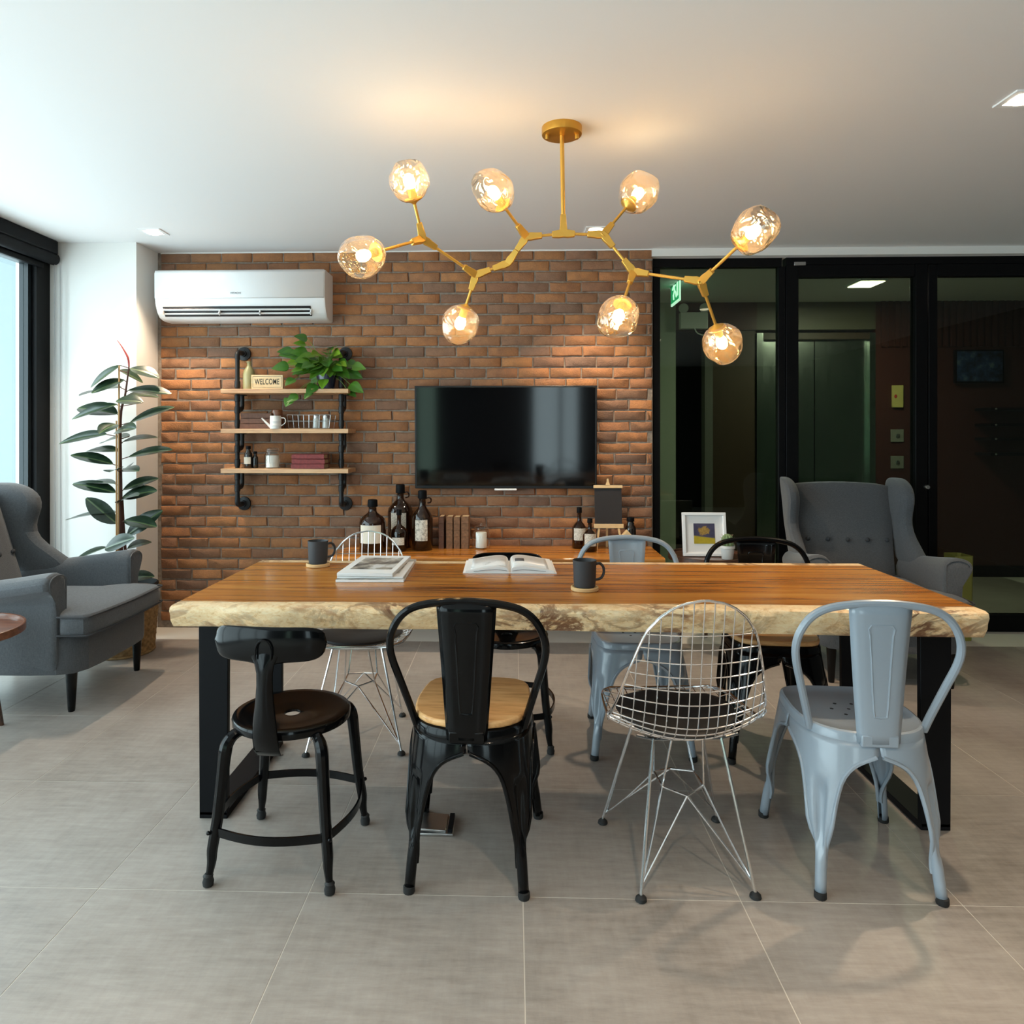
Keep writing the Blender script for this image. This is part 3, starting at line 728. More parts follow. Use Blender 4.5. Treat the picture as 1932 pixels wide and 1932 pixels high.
def wire_chair(label):
    t = thing('wire_chair', (0, 0, 0), label, 'chair', 'chromed wire chairs'); mt = M['chrome']
    vs = [k / 90 for k in range(91)]
    b = MB(); sp = .0285
    for k in range(-7, 8):
        x = k * sp; ok = [v for v in vs if lerp(WID, v) >= abs(x)]
        if len(ok) > 3: b.tube([shell(x, v) for v in ok], 0.0019, 6, caps=False)
    for v in [.07, .14, .21, .28, .35, .42, .49, .55, .595, .63, .662, .694, .726, .758, .79, .822, .854, .888]:
        wv = lerp(WID, v); b.tube([shell(-wv + 2 * wv * j / 20, v) for j in range(21)], 0.0019, 6, caps=False)
    b.build('wire_mesh', mt, t)
    edge = [shell(lerp(WID, v), v) for v in vs] + [shell(-lerp(WID, v), v) for v in vs[::-1]]
    b = MB(); b.tube(edge, .0036, 7, closed=True); b.build('rim', mt, t)
    b = MB(); b.tube([p + V((0, -.006 if p.z > .5 else 0, -.006 if p.z < .5 else 0)) for p in edge], .0028, 6, closed=True); b.build('outer_rim', mt, t)
    b = MB(); rows = []
    for k, hgt in ((.02, .030), (.5, .028), (.85, .022), (.97, .014), (1.0, .007), (.96, .002)):
        row = []
        for j in range(28):
            a = 2 * math.pi * j / 28; x = .182 * k * math.cos(a); yy = .035 + .165 * k * math.sin(a)
            v = lerp(sorted([(bq, a_) for a_, bq, cq in PROF]), yy)
            row.append(shell(x, v) + V((0, 0, hgt)))
        rows.append(row)
    b.grid(rows, cu=True); b.f.append(tuple(range(28))[::-1]); b.build('seat_pad', M['pad'], t)
    mts = {(sx, sy): V((sx * .10, .115 if sy > 0 else -.085, .404)) for sx in (-1, 1) for sy in (-1, 1)}
    hub = {(sx, sy): V((sx * (.062 if sy * 1 > 0 else .062), sy * .045, .245)) for sx in (-1, 1) for sy in (-1, 1)}
    for (sx, sy), m0 in mts.items():
        foot = V((sx * .19, .205, .012)) if sy > 0 else V((sx * .16, -.185, .012))
        b = MB(); b.tube([foot, m0], .0048, 8)
        h1, h2 = hub[(sx, sy)], hub[(-sx, sy)]
        b.tube(spline([foot + (m0 - foot) * .06, foot + (h1 - foot) * .5 , h1], 2), .0031, 6)
        b.tube([h1, V((sx * .045, m0.y, .402))], .0031, 6)
        b.tube([foot + (m0 - foot) * .07, V((0, sy * .085, .235))], .0031, 6)
        l = b.build('leg', mt, t)
        b = MB(); b.lathe([(.013, 0), (.0165, .003), (.015, .010), (.007, .017)], 12, (foot.x, foot.y, 0)); b.build('foot_glide', M['rubber'], l)
    b = MB()
    for sy in (-1, 1): b.tube([hub[(-1, sy)], V((0, sy * .085, .235)), hub[(1, sy)]], .0034, 6)
    for sx in (-1, 1): b.tube([hub[(sx, -1)], hub[(sx, 1)]], .0034, 6)
    for sy, yy in ((-1, -.085), (1, .115)): b.tube([(-.15, yy, .414), (-.10, yy, .402), (.10, yy, .402), (.15, yy, .414)], .0045, 7)
    b.build('cross_brace', mt, t)
    return t
wr = wire_chair('chromed wire chair, back to the viewer, at the near side of the table')
wr.location = (.497, 2.158, 0); wr.rotation_euler = (0, 0, R(4))
clone(wr, (-.655, 3.02, 0), R(184), 'chromed wire chair facing the viewer across the table, behind the magazines')
# ------------------------------------------------------------------ wing armchairs
def rbox_loop(x0, x1, y0, y1, z, k=.25):
    """closed 12-point loop of a rounded rectangle at height z"""
    dx, dy = (x1 - x0) * k, (y1 - y0) * k; dx = dy = min(dx, dy)
    return [(x0 + dx, y0, z), ((x0 + x1) / 2, y0, z), (x1 - dx, y0, z), (x1, y0 + dy, z), (x1, (y0 + y1) / 2, z), (x1, y1 - dy, z), (x1 - dx, y1, z), ((x0 + x1) / 2, y1, z), (x0 + dx, y1, z), (x0, y1 - dy, z), (x0, (y0 + y1) / 2, z), (x0, y0 + dy, z)]
def armchair(label):
    t = thing('wing_armchair', (0, 0, 0), label, 'armchair', 'grey wing armchairs'); F = M['fabric']
    b = MB(); b.grid([rbox_loop(-.35 + i, .35 - i, -.34 + i, .40 - i, z, .1) for i, z in ((.03, .175), (0, .18), (0, .20), (0, .33), (0, .352), (.03, .358))], cu=True, caps=True)
    b.build('seat_base', F, t, sub=1)
    # T-shaped cushion with a domed top
    ol = [(-.262, -.25), (0, -.25), (.262, -.25), (.264, .0), (.264, .262), (.27, .292), (.345, .300), (.352, .34), (.345, .43), (.30, .447), (.15, .458), (0, .462), (-.15, .458), (-.30, .447), (-.345, .43), (-.352, .34), (-.345, .300), (-.27, .292), (-.264, .262), (-.264, 0)]
    def ring(k, z): return [(x * (1 - k), (y - .1) * (1 - k) + .1, z) for x, y in ol]
    b = MB(); b.grid([ring(.10, .355), ring(.01, .360), ring(-.005, .375), ring(-.012, .41), ring(-.005, .445), ring(.01, .458), ring(.12, .474), ring(.5, .486), ring(.9, .489)], cu=True, caps=True)
    cu = b.build('seat_cushion', F, t, sub=1)
    for z, kk in ((.452, -.004), (.368, -.004)):
        b = MB(); b.tube(spline(ring(kk, z), 4, True), .0045, 6, closed=True); b.build('piping', M['piping'], cu)
    # back
    def byf(z): return lerp([(.40, -.23), (.55, -.275), (.70, -.335), (.85, -.395), (.99, -.445)], z)
    b = MB(); rows = []
    for z in (.38, .42, .52, .64, .76, .88, .95, .985):
        hw = lerp([(.38, .262), (.6, .275), (.8, .295), (.985, .305)], z); yf = byf(z); th = lerp([(.38, .15), (.8, .13), (.95, .115), (.985, .08)], z)
        row = []
        for k in range(7):
            s_ = -1 + k / 3; row.append((s_ * hw, yf + .018 * (1 - s_ * s_) - (.022 if z == .64 and abs(s_) < .9 else 0), z + (.014 * (1 - s_ * s_) if z > .94 else 0)))
        for k in range(7):
            s_ = 1 - k / 3; row.append((s_ * hw, yf - th, z + (.014 * (1 - s_ * s_) if z > .94 else 0)))
        rows.append(row)
    b.grid(rows, cu=True, caps=True); bk = b.build('backrest', F, t, sub=1)
    for k in range(5):
        b = MB(); x = -.224 + .112 * k; s_ = x / .277; b.sphere((x, byf(.655) + .018 * (1 - s_ * s_) - .004, .655), .0135, 10, 6, (1, .7, 1)); b.build('button', M['piping'], bk)
    # wings: closed sections lofted up the height
    for sx in (-1, 1):
        b = MB(); rows = []
        for z, yf, yb, xo, th in ((.50, .02, -.35, .335, .06), (.60, -.07, -.39, .335, .06), (.68, -.215, -.42, .335, .06), (.75, -.275, -.45, .338, .062), (.82, -.265, -.475, .338, .066), (.88, -.238, -.50, .340, .07), (.94, -.245, -.52, .342, .068), (.985, -.295, -.535, .343, .062), (1.012, -.36, -.53, .342, .048), (1.02, -.42, -.50, .340, .03)):
            xm = xo - th
            L = [(xo, yb), (xo + .004, yb * .7 + yf * .3), (xo + .012, yb * .3 + yf * .7), (xo + .014, yf - .02), (xo + .008, yf + .012), (xm + .5 * th, yf + .006), (xm + .006, yf - .025), (xm, yb * .4 + yf * .6), (xm, yb * .75 + yf * .25), (xm, yb)]
            row = [(sx * x, y, z) for x, y in L]
            rows.append(row if sx > 0 else row[::-1])
        b.grid(rows, cu=True, caps=True); b.build('wing', F, t, sub=1)
        b = MB(); rows = []
        for y, zt, q in ((-.36, .575, .85), (-.25, .585, .9), (-.10, .60, .95), (.08, .622, 1), (.22, .645, 1.04), (.285, .655, 1.05), (.305, .655, 1.04)):
            ins = .012 if y > .30 else 0
            L = [(.265, .36), (.267, .46), (.27, zt - .06), (.283, zt - .022), (.31, zt - ins), (.345, zt + .002 - ins), (.385 * q ** .5, zt - .010 - ins), (.407 * q ** .5 - ins, zt - .040), (.402 * q ** .5 - ins, zt - .075), (.375 * q ** .3, zt - .098), (.358, zt - .12), (.355, .42), (.353, .28), (.35, .19), (.30, .19), (.27, .25)]
            row = [(sx * x, y, z) for x, z in L]; rows.append(row[::-1] if sx > 0 else row)
        b.grid(rows, cu=True, caps=True); ar = b.build('arm', F, t, sub=1)
        b = MB(); zt = .655
        b.tube(spline([(sx * (.333 + (x - .333) * .93), .2985, .50 + (z - .50) * .965) for x, z in ((.275, .40), (.273, zt - .06), (.286, zt - .025), (.313, zt - .012), (.345, zt - .010), (.382, zt - .022), (.398, zt - .045), (.390, zt - .078), (.365, zt - .1), (.352, zt - .13), (.348, .40))], 4), .0035, 6); b.build('piping', F, ar)
    for sx in (-1, 1):
        for sy, lean in ((.33, 0), (-.30, -.04)):
            b = MB(); b.lathe([(.014, 0), (.016, .01), (.026, .19)], 12, (sx * .285, sy + lean, 0)); b.build('leg', M['black_gloss'], t)
    return t
ac1 = armchair('grey wing armchair at the left by the window, turned towards the table')
ac1.location = (-2.385, 3.515, 0); ac1.rotation_euler = (0, 0, R(-90))
clone(ac1, (1.97, 4.02, 0), R(180 - 7), 'grey wing armchair with buttoned back behind the right end of the table')
# ------------------------------------------------------------------ rubber plant in a wicker basket
PX, PY = -2.315, 4.13
rp = thing('rubber_plant', (PX, PY, 0), 'tall dark-leaved rubber plant in a wicker basket, beside the left armchair', 'plant')
b = MB(); rows = []
H = .385
for k in range(45):
    z = H * k / 44; rad = .165 + .03 * z / H
    rows.append([((rad + .006 * math.sin(48 * math.pi * 2 * j / 192 / 2 * 1.0 + (math.pi if (k // 2) % 2 else 0)) + .004 * math.sin(k * math.pi)) * math.cos(2 * math.pi * j / 192), (rad + .006 * math.sin(48 * math.pi * j / 192 + (math.pi if (k // 2) % 2 else 0))) * math.sin(2 * math.pi * j / 192), z) for j in range(192)])
b.grid(rows, cu=True); bk = b.build('basket', M['wicker'], rp, ang=80)
for z, rad in ((H, .197), (H - .012, .199), (.008, .168)):
    b = MB(); b.tube([(rad * math.cos(2 * math.pi * j / 40), rad * math.sin(2 * math.pi * j / 40), z) for j in range(40)], .008, 7, closed=True); b.build('rim', M['wicker'], bk)
b = MB(); b.lathe([(.188, .33), (.192, .40), (.18, .405), (.172, .37), (.01, .375)], 32); b.build('inner_pot', M['rubber'], rp)
b = MB(); b.lathe([(.171, .372), (.09, .380), (.005, .384)], 24, caps=False); b.build('soil', M['soil'], rp)
Z2 = 3.116
def pp(zx, zy, dy=0): return at(90 + zx / Z2, 640 + zy / Z2, PY + dy)
b = MB(); sp_ = [V((PX + .005, PY, .37)), pp(432, 1240), pp(430, 900), pp(428, 470), pp(455, 330), pp(478, 160)]
b.tube(spline(sp_, 5), [.0125 - .008 * k / 25 for k in range(26)], 8); b.build('stem', M['stem'], rp, world=True)
b = MB(); b.tube(spline([V((PX + .03, PY + .02, .37)), pp(452, 1200, .03), pp(436, 930, .02)], 5), .009, 7); b.build('stem', M['stem'], rp, world=True)
b = MB(); b.tube([V((PX - .02, PY - .02, .36)), pp(420, 155, -.015)], .0058, 6); b.build('stake', M['bamboo'], rp, world=True)
b = MB(); b.tube([V((PX - .035, PY - .01, .36)), pp(404, 480, -.01)], .0055, 6); b.build('stake', M['bamboo'], rp, world=True)
b = MB(); b.tube(spline([pp(478, 165), pp(472, 110), pp(440, 50), pp(408, 5)], 4), [.006 * (1 - abs(k - 4) / 9) + .001 for k in range(13)], 7); b.build('leaf_sheath', M['sheath'], rp, world=True)
def leaf_mesh(name, mt, wid, fold, heart=False):
    b = MB(); rows = []
    N = 12
    for k in range(N + 1):
        t = k / N
        if heart: wd = wid * (math.sin(math.pi * t ** .62)) ** .8 * (1 - .25 * t)
        else: wd = wid * (math.sin(math.pi * min(1, t * .97 + .015)) ** .7)
        droop = -.10 * t * t
        rows.append([(t, s_ * wd, droop + fold * abs(s_) * wd * (1 - .3 * abs(s_)) + (.0 if abs(s_) > .01 else -.004)) for s_ in (-1, -.6, -.25, 0, .25, .6, 1)])
    b.grid(rows)
    o = b.build(name, mt, None, ang=80); me = o.data; COL.objects.unlink(o); bpy.data.objects.remove(o); return me
LEAF = leaf_mesh('rubber_leaf', M['leaf'], .20, .30); PLEAF = leaf_mesh('pothos_leaf', M['pothos'], .34, .25, True)
def put_leaf(me, parent, base, tip, up, width=1.0, nm='leaf'):
    off = V((0, 0, 0)); p = parent
    while p: off += p.location; p = p.parent
    X = (tip - base); L = X.length; X.normalize(); Z = (up - X * up.dot(X)).normalized(); Y = Z.cross(X)
    o = bpy.data.objects.new(nm, me); COL.objects.link(o); o.parent = parent
    k = width
    m_ = MX(((X.x * L, Y.x * k, Z.x * k, 0), (X.y * L, Y.y * k, Z.y * k, 0), (X.z * L, Y.z * k, Z.z * k, 0), (0, 0, 0, 1)))
    o.matrix_basis = MX.Translation(base - off) @ m_
    return o
RL = [(430, 155, 235, 265, 50, 0, -.05), (450, 240, 250, 295, 62, 0, -.10), (430, 285, 180, 300, 26, .02, .10), (485, 172, 652, 205, 52, 0, .0), (420, 185, 570, 235, 55, .03, .12), (475, 300, 718, 298, 52, 0, .0), (470, 330, 650, 318, 42, .02, .08), (560, 372, 402, 342, 55, -.12, -.16), (405, 385, 130, 448, 52, 0, -.04), (408, 440, 165, 380, 62, .04, .12), (485, 490, 728, 380, 52, 0, .02), (405, 500, 303, 530, 78, -.05, -.17), (400, 545, 498, 505, 64, -.06, -.16), (345, 560, 55, 588, 50, 0, .0), (480, 572, 300, 588, 40, .05, .16), (440, 605, 638, 555, 30, .0, .05), (415, 660, 222, 635, 36, 0, .06), (382, 735, 138, 660, 46, 0, -.04), (475, 692, 718, 628, 46, 0, -.02), (410, 770, 362, 755, 72, -.04, -.15), (425, 775, 522, 752, 36, 0, -.10), (470, 760, 440, 740, 60, .03, .14), (395, 850, 212, 825, 20, 0, .08), (398, 902, 146, 828, 46, 0, .0), (445, 885, 640, 800, 50, 0, .05), (440, 930, 625, 875, 66, 0, -.04), (410, 962, 520, 895, 36, -.02, -.13), (405, 1082, 220, 935, 92, 0, -.05), (402, 1020, 103, 1030, 14, 0, .03), (452, 1065, 630, 1082, 50, -.02, -.08), (468, 1152, 658, 1000, 84, 0, .02), (420, 1195, 345, 1195, 80, .02, .1), (338, 1232, 486, 1158, 76, -.10, -.17), (345, 1225, 128, 1292, 28, 0, -.02), (470, 1232, 600, 1172, 30, 0, .06), (455, 1410, 618, 1375, 42, 0, .02)]
for bx_, by_, tx_, ty_, wz, db, dt in RL:
    b0, t0 = pp(bx_, by_, db), pp(tx_, ty_, dt)
    a_ = math.asin(min(.98, wz / 98)); up = V((0, -math.sin(a_), math.cos(a_)))
    put_leaf(LEAF, rp, b0, t0, up, max(.27, 1.05 * (t0 - b0).length))
    zc = b0.z - .015; sx_ = lerp([(q.z, q.x) for q in sp_], zc)
    b = MB(); b.tube([b0, V((sx_, PY, zc))], .0028, 5); b.build('petiole', M['stem'], rp, world=True)
# ------------------------------------------------------------------ air conditioner
a0, a1 = at(291, 510, 4.44), at(612, 510, 4.44)
ax0, ax1 = a0.x, a1.x; az1 = at(450, 507, 4.44).z; az0 = az1 - .315
WY = 4.648
acu = thing('air_conditioner', ((ax0 + ax1) / 2, WY, az0), 'white wall-mounted air conditioner high on the brick wall at the left', 'air conditioner')
hwid = (ax1 - ax0) / 2
prof = [(0, .0), (-.10, .0), (-.145, .012), (-.175, .040), (-.198, .085), (-.206, .125), (-.208, .29), (-.200, .307), (-.18, .315), (0, .315)]
b = MB(); b.grid([[(x * (1 - (0 if abs(x) < hwid - .001 else 0)), y * k, .1575 + (z - .1575) * k2) for y, z in prof] for x, k, k2 in ((-hwid, .96, .96), (-hwid + .012, 1, 1), (hwid - .012, 1, 1), (hwid, .96, .96))], cu=True, caps=True)
b.build('casing', M['white'], acu)
b = MB(); b.grid([[(x, y, z) for y, z in ((-.2085, .128), (-.2105, .135), (-.2125, .287), (-.203, .306))] for x in (-hwid + .004, hwid - .004)]); b.build('front_panel', M['white'], acu, solid=.003)
b = MB()
b.grid([[(x, y - .004, z) for y, z in ((-.197, .078), (-.160, .020))] for x in (-hwid + .05, hwid - .09)]); b.build('outlet', M['dark_vent'], acu, solid=.002)
for z, y in ((.058, -.193), (.036, -.178)):
    b = MB(); b.box((-.02, y - .002, z), (2 * hwid - .15, .012, .004), MX.Rotation(R(-35), 3, 'X')); b.build('louvre', M['white'], acu)
for x in (-hwid + .05, -.13, .13, hwid - .09):
    b = MB(); b.box((x, -.188, .050), (.006, .02, .055), MX.Rotation(R(-35), 3, 'X')); b.build('louvre_clip', M['white'], acu)
def text(body, size, mt, parent, loc, rot, name='lettering', extrude=.0006, spacing=1.0):
    cu = bpy.data.curves.new(name, 'FONT'); cu.body = body; cu.size = size; cu.align_x = 'CENTER'; cu.align_y = 'CENTER'; cu.extrude = extrude; cu.space_character = spacing; cu.offset = size * .010
    tmp = bpy.data.objects.new('tmp_text', cu); COL.objects.link(tmp)
    bpy.context.view_layer.update()
    me = bpy.data.meshes.new_from_object(tmp.evaluated_get(bpy.context.evaluated_depsgraph_get())); me.name = name
    bpy.data.objects.remove(tmp); me.materials.clear(); me.materials.append(mt)
    o = bpy.data.objects.new(name, me); COL.objects.link(o); o.parent = parent; o.location = loc; o.rotation_euler = rot
    return o
text('HITACHI', .017, mat('grey_print', (.30, .30, .32), .6), acu, (-.02, -.2140, .160), (R(90), 0, 0))
# ------------------------------------------------------------------ pipe shelf
SF = 4.43
ps = thing('pipe_shelf', (-1.44, 4.65, 1.3), 'three-board wall shelf on black iron pipes against the brick wall', 'shelf')
sz = [at(540, y, SF).z for y in (733.5, 809, 884.5)]; sx0, sx1 = at(416, 800, SF).x, at(657, 800, SF).x
for z in sz:
    b = MB(); b.box(((sx0 + sx1) / 2, SF + .11, z - .014), (sx1 - sx0, .22, .028)); b.build('shelf_board', M['oak'], ps, world=True, bev=.002)
PYP = 4.53
for px_, in ((448,), (644,)):
    x = at(px_, 820, PYP).x; pr_ = ps
    zt_, zb_ = at(px_, 664, PYP).z, at(px_, 953, PYP).z
    b = MB(); b.tube([(x, PYP, zt_ - .045), (x, PYP, zb_ + .045)], .0145, 12)
    for z in sz:
        for q in (.035, -.055, -.13): b.lathe([(.0165, -.022), (.0185, -.020), (.0185, .020), (.0165, .022)], 12, (x, PYP, z + q))
    b.build('upright_pipe', M['pipe'], ps, world=True)
    for zz, s_ in ((zt_, 1), (zb_, -1)):
        b = MB(); b.tube(spline([(x, PYP, zz - s_ * .05), (x, PYP, zz - s_ * .02), (x, PYP + .012, zz - s_ * .004), (x, PYP + .04, zz), (x, 4.645, zz)], 4), .0165, 12)
        b.lathe([(.022, 0), (.022, .02), (.044, .024), (.046, .034)], 24, (x, 4.612, zz), MX.Rotation(R(-90), 3, 'X')); b.build('wall_flange', M['pipe'], ps, world=True)
    for z in sz:
        zq = z - .13
        b = MB(); b.tube(spline([(x, PYP, zq), (x, PYP + .03, zq), (x, PYP + .062, zq + .004), (x, PYP + .078, zq + .022), (x, PYP + .08, zq + .05), (x, PYP + .08, z - .028)], 4), .014, 10)
        b.lathe([(.03, 0), (.03, .005)], 16, (x, PYP + .08, z - .0335)); b.build('bracket_elbow', M['pipe'], ps, world=True)
# things on the shelf
SY = 4.52
def on(px_, z, Y): 
    v = at(px_, 820, Y); return (v.x, Y, z)
def lathe_thing(name, loc, prof, mt, label, cat, seg=20, part='body', group=None):
    t = thing(name, loc, label, cat, group); b = MB(); b.lathe(prof, seg, caps=True); b.build(part, mt, t, ang=45); return t
t = lathe_thing('stoneware_bottle', on(470, sz[0], 4.56), [(.037, 0), (.039, .01), (.039, .10), (.034, .125), (.018, .15), (.013, .16), (.013, .176), (.016, .178), (.0155, .186), (.004, .186)], M['olive_glaze'], 'olive stoneware bottle on the top shelf board, behind the WELCOME sign', 'bottle')
wx = on(505, sz[0], 4.46)
ws = thing('welcome_sign', wx, 'wooden block sign reading WELCOME on the top shelf board', 'sign')
b = MB(); b.box((0, 0, .045), (.203, .024, .09)); b.build('block', M['pine'], ws, bev=.002)
ink = mat('black_ink', (.025, .018, .012), .7)
b = MB()
for z in (.010, .080): b.box((0, -.0123, z), (.182, .0008, .0016))
for x in (-.091, .091): b.box((x, -.0123, .045), (.0016, .0008, .070))
b.build('border_line', ink, ws)
wt = text('WELCOME', .050, ink, ws, (0, -.0123, .045), (R(90), 0, 0), spacing=1.08); wt.scale = (.62, 1, 1)
# pothos
pt = thing('potted_pothos', on(616, sz[0], 4.52), 'trailing green pothos in a dark blue pot on the top shelf board', 'plant')
b = MB(); b.lathe([(.045, 0), (.05, .004), (.066, .10), (.068, .115), (.062, .115), (.058, .09)], 24); b.build('pot', M['navy'], pt)
b = MB(); b.lathe([(.060, .098), (.003, .104)], 16, caps=False); b.build('soil', M['soil'], pt)
r2 = random.Random(11); P0 = V(pt.location) + V((0, 0, .10))
cand = []
for k in range(64):
    a = r2.uniform(0, 2 * math.pi); e = r2.uniform(-.1, 1.3); rr = r2.uniform(.04, .155)
    cand.append(P0 + V((math.cos(a) * math.cos(e) * rr * 1.15 - .015, math.sin(a) * math.cos(e) * rr * .75 - .02, .02 + math.sin(e) * rr * 1.0)))
for x_, y_ in ((580, 640), (577, 650), (552, 663), (545, 690), (560, 668), (556, 715), (545, 693), (562, 745), (548, 752), (596, 725), (590, 735), (640, 700), (655, 735), (660, 725), (665, 690), (612, 715), (632, 690)): cand.append(at(x_, y_, 4.46 if x_ < 640 else 4.5))
for q in cand:
    if q.y > 4.63: q.y = 4.63
    d = (q - P0); d.z -= .06; 
    d = V((d.x, d.y * .6 - .05, d.z * .4 - .035)).normalized()
    ln = r2.uniform(.075, .115)
    tip = q + d * ln
    if tip.x < at(541, 700, 4.46).x and tip.z < sz[0] + .10: tip.x = at(541, 700, 4.46).x
    if tip.y > 4.64: tip.y = 4.64
    b = MB(); b.tube(spline([P0, P0.lerp(q, .6) + V((0, 0, .025)), q], 3), .0018, 5, caps=False); l_ = b.build('vine', mat('vine', (.16, .28, .05), .6) if 'vine' not in M else M['vine'], pt, world=True)
    M.setdefault('vine', l_.data.materials[0])
    put_leaf(PLEAF, pt, q, tip, V((r2.uniform(-.5, .5), -1.0, .55)), ln * 1.12)
# middle board
def book(name, loc, d, cover, label, group=None, rz=0, spine='-y', bands=False):
    """closed book lying or standing: d = size; spine towards -y; pages show elsewhere"""
    t = thing(name, loc, label, 'book', group, rz); x, y, z = d
    b = MB(); th = .003
    lie = z < x and z < y
    if lie:
        b.box((0, 0, th / 2), (x, y, th)); b.box((0, 0, z - th / 2), (x, y, th)); b.box((0, -y / 2 + th / 2, z / 2), (x, th, z))
        b.build('cover', cover, t, bev=.001)
        b = MB(); b.box((0, .001, z / 2), (x - .012, y - .008, z - 2 * th)); b.build('pages', M['old_paper'], t)
    else:
        b.box((-x / 2 + th / 2, 0, z / 2), (th, y, z)); b.box((x / 2 - th / 2, 0, z / 2), (th, y, z)); b.box((0, -y / 2 + th / 2, z / 2), (x, th, z))
        for zz in ((.2, .4, .6, .8) if bands else ()): b.box((0, -y / 2 - .001, z * zz), (x * .98, .004, .005))
        b.build('cover', cover, t, bev=.001)
        b = MB(); b.box((0, .001, z / 2), (x - 2 * th, y - .008, z - .012)); b.build('pages', M['old_paper'], t)
    return t
zz = sz[1]
for k, (wd, c_) in enumerate(((.215, 'brown_book'), (.205, 'brown_book'), (.198, 'brown_book'))):
    book('book', on(492 - k, zz + .034 * k, 4.555), (wd, .15, .033), M[c_], ['bottom brown book of the lying stack behind the watering can', 'middle brown book of the lying stack behind the watering can', 'top brown book of the lying stack behind the watering can'][k], 'brown books on the middle shelf board', R(1.5 * k - 1))
wcn = thing('watering_can', on(520, zz, 4.455), 'small white enamel watering can with a long spout on the middle shelf board', 'watering can')
b = MB(); b.lathe([(.034, 0), (.035, .006), (.0352, .02), (.0362, .022), (.0352, .024), (.035, .045), (.036, .047), (.035, .049), (.034, .082), (.032, .082), (.031, .012), (.001, .010)], 24); b.build('body', M['tin'], wcn)
b = MB(); b.tube([(-.033, 0, .012), (-.075, -.004, .055), (-.088, -.005, .068)], [.009, .005, .0045], 10); b.build('spout', M['tin'], wcn)
b = MB(); b.tube(spline([(.034, 0, .07), (.058, 0, .066), (.062, 0, .04), (.035, 0, .018)], 5), .003, 6); b.build('handle', M['tin'], wcn)
t = lathe_thing('brown_canister', on(523, zz, 4.53), [(.034, 0), (.036, .003), (.036, .118), (.034, .122), (.002, .122)], M['mahog'], 'dark brown canister standing behind the white watering can', 'canister')
wb = thing('wire_basket', on(588, zz, 4.545), 'thin wire basket holding jars on the middle shelf board', 'basket')
b = MB()
for z, q in ((.004, .92), (.05, .97), (.09, 1)):
    b.tube([(x * q, y * q, z) for x, y in ((-.14, -.065), (.14, -.065), (.14, .065), (-.14, .065))], .0016, 5, closed=True)
for k in range(9):
    x = -.14 + .035 * k
    for s_ in (-1, 1): b.tube([(x * .92, s_ * .06, .004), (x, s_ * .065, .09)], .0011, 5)
b.build('wire_frame', M['steel'], wb)
for k, px_ in enumerate((597, 615)):
    t = thing('shaker', on(px_, zz + .002, 4.535 - .012 * k), ('left' if k == 0 else 'right') + ' glass shaker with metal lid in the wire basket', 'shaker', 'glass shakers')
    b = MB(); b.lathe([(.023, 0), (.024, .004), (.021, .06), (.020, .066)], 16); b.build('glass_body', mat('milky_glass', (.50, .53, .51), .2, coat=.5) if k == 0 else bpy.data.materials['milky_glass'], t)
    b = MB(); b.lathe([(.0215, .066), (.022, .068), (.021, .084), (.012, .094), (.001, .095)], 16); b.build('lid', M['steel'], t)
# lower board
zz = sz[2]
def bottle(name, loc, h, rad, neck, label, cat='bottle', mt=None, lab=None, stop=True, handle=False, shoulder=.62, capm='black_matte', group=None):
    t = thing(name, loc, label, cat, group); mt = mt or M['amber']
    nh = h * .84
    prof = [(rad * .92, 0), (rad, .006), (rad, h * shoulder), (rad * .93, h * (shoulder + .06)), (rad * .66, h * (shoulder + .13)), (neck * 1.25, h * (shoulder + .185)), (neck, h * (shoulder + .22)), (neck, nh + .02 * h), (neck * 1.12, nh + .03 * h)]
    b = MB(); b.lathe(prof, 26); b.build('glass', mt, t, ang=60)
    b = MB(); b.lathe([(neck * 1.28, nh + .022 * h), (neck * 1.32, nh + .03 * h), (neck * 1.25, h * .99), (neck * .9, h), (.001, h)], 16); b.build('cap', M[capm], t)
    if handle:
        b = MB(); b.tube(spline([(neck, 0, h * .86), (neck + .018, 0, h * .875), (neck + .032, 0, h * .85), (neck + .030, 0, h * .80), (neck + .010, 0, h * .785)], 5), .0045, 7); b.build('handle', mt, t)
    if lab:
        z0, z1, a, lm = lab
        b = MB(); b.grid([[((rad + .0012) * math.sin(q), -(rad + .0012) * math.cos(q), z) for q in [a * (-1 + j / 6) for j in range(13)]] for z in (h * z0, h * z1)]); b.build('label', lm, t)
    return t
bottle('apothecary_bottle', on(468.5, zz, 4.50), .143, .026, .012, 'dark apothecary bottle with white label on the lowest shelf board', mt=M['black_glass'], lab=(.2, .5, .9, M['plain_label']), shoulder=.60)
bottle('apothecary_bottle', on(481.5, zz, 4.52), .108, .019, .009, 'small dark unlabelled bottle beside the labelled one on the lowest shelf board', mt=M['black_glass'], shoulder=.60)
jr = thing('clip_jar', on(514, zz, 4.50), 'clear glass clip jar with white contents on the lowest shelf board', 'jar')
b = MB(); b.lathe([(.045, 0), (.05, .006), (.05, .085), (.04, .105), (.038, .115)], 24); b.build('glass', M['jar'], jr)
b = MB(); b.lathe([(.038, .006), (.040, .008), (.040, .082), (.001, .084)], 20); b.build('contents', mat('white_powder', (.78, .77, .74), .9), jr)
b = MB(); b.lathe([(.041, .115), (.043, .118), (.041, .126), (.02, .132), (.001, .133)], 20); b.build('lid', M['jar'], jr)
b = MB(); b.tube([(.041 * math.cos(k * math.pi / 10), .041 * math.sin(k * math.pi / 10), .112) for k in range(20)], .002, 5, closed=True); b.tube(spline([(0, -.042, .112), (0, -.052, .09), (0, -.053, .05), (0, -.05, .03)], 4), .0016, 5); b.build('wire_clip', M['steel'], jr)
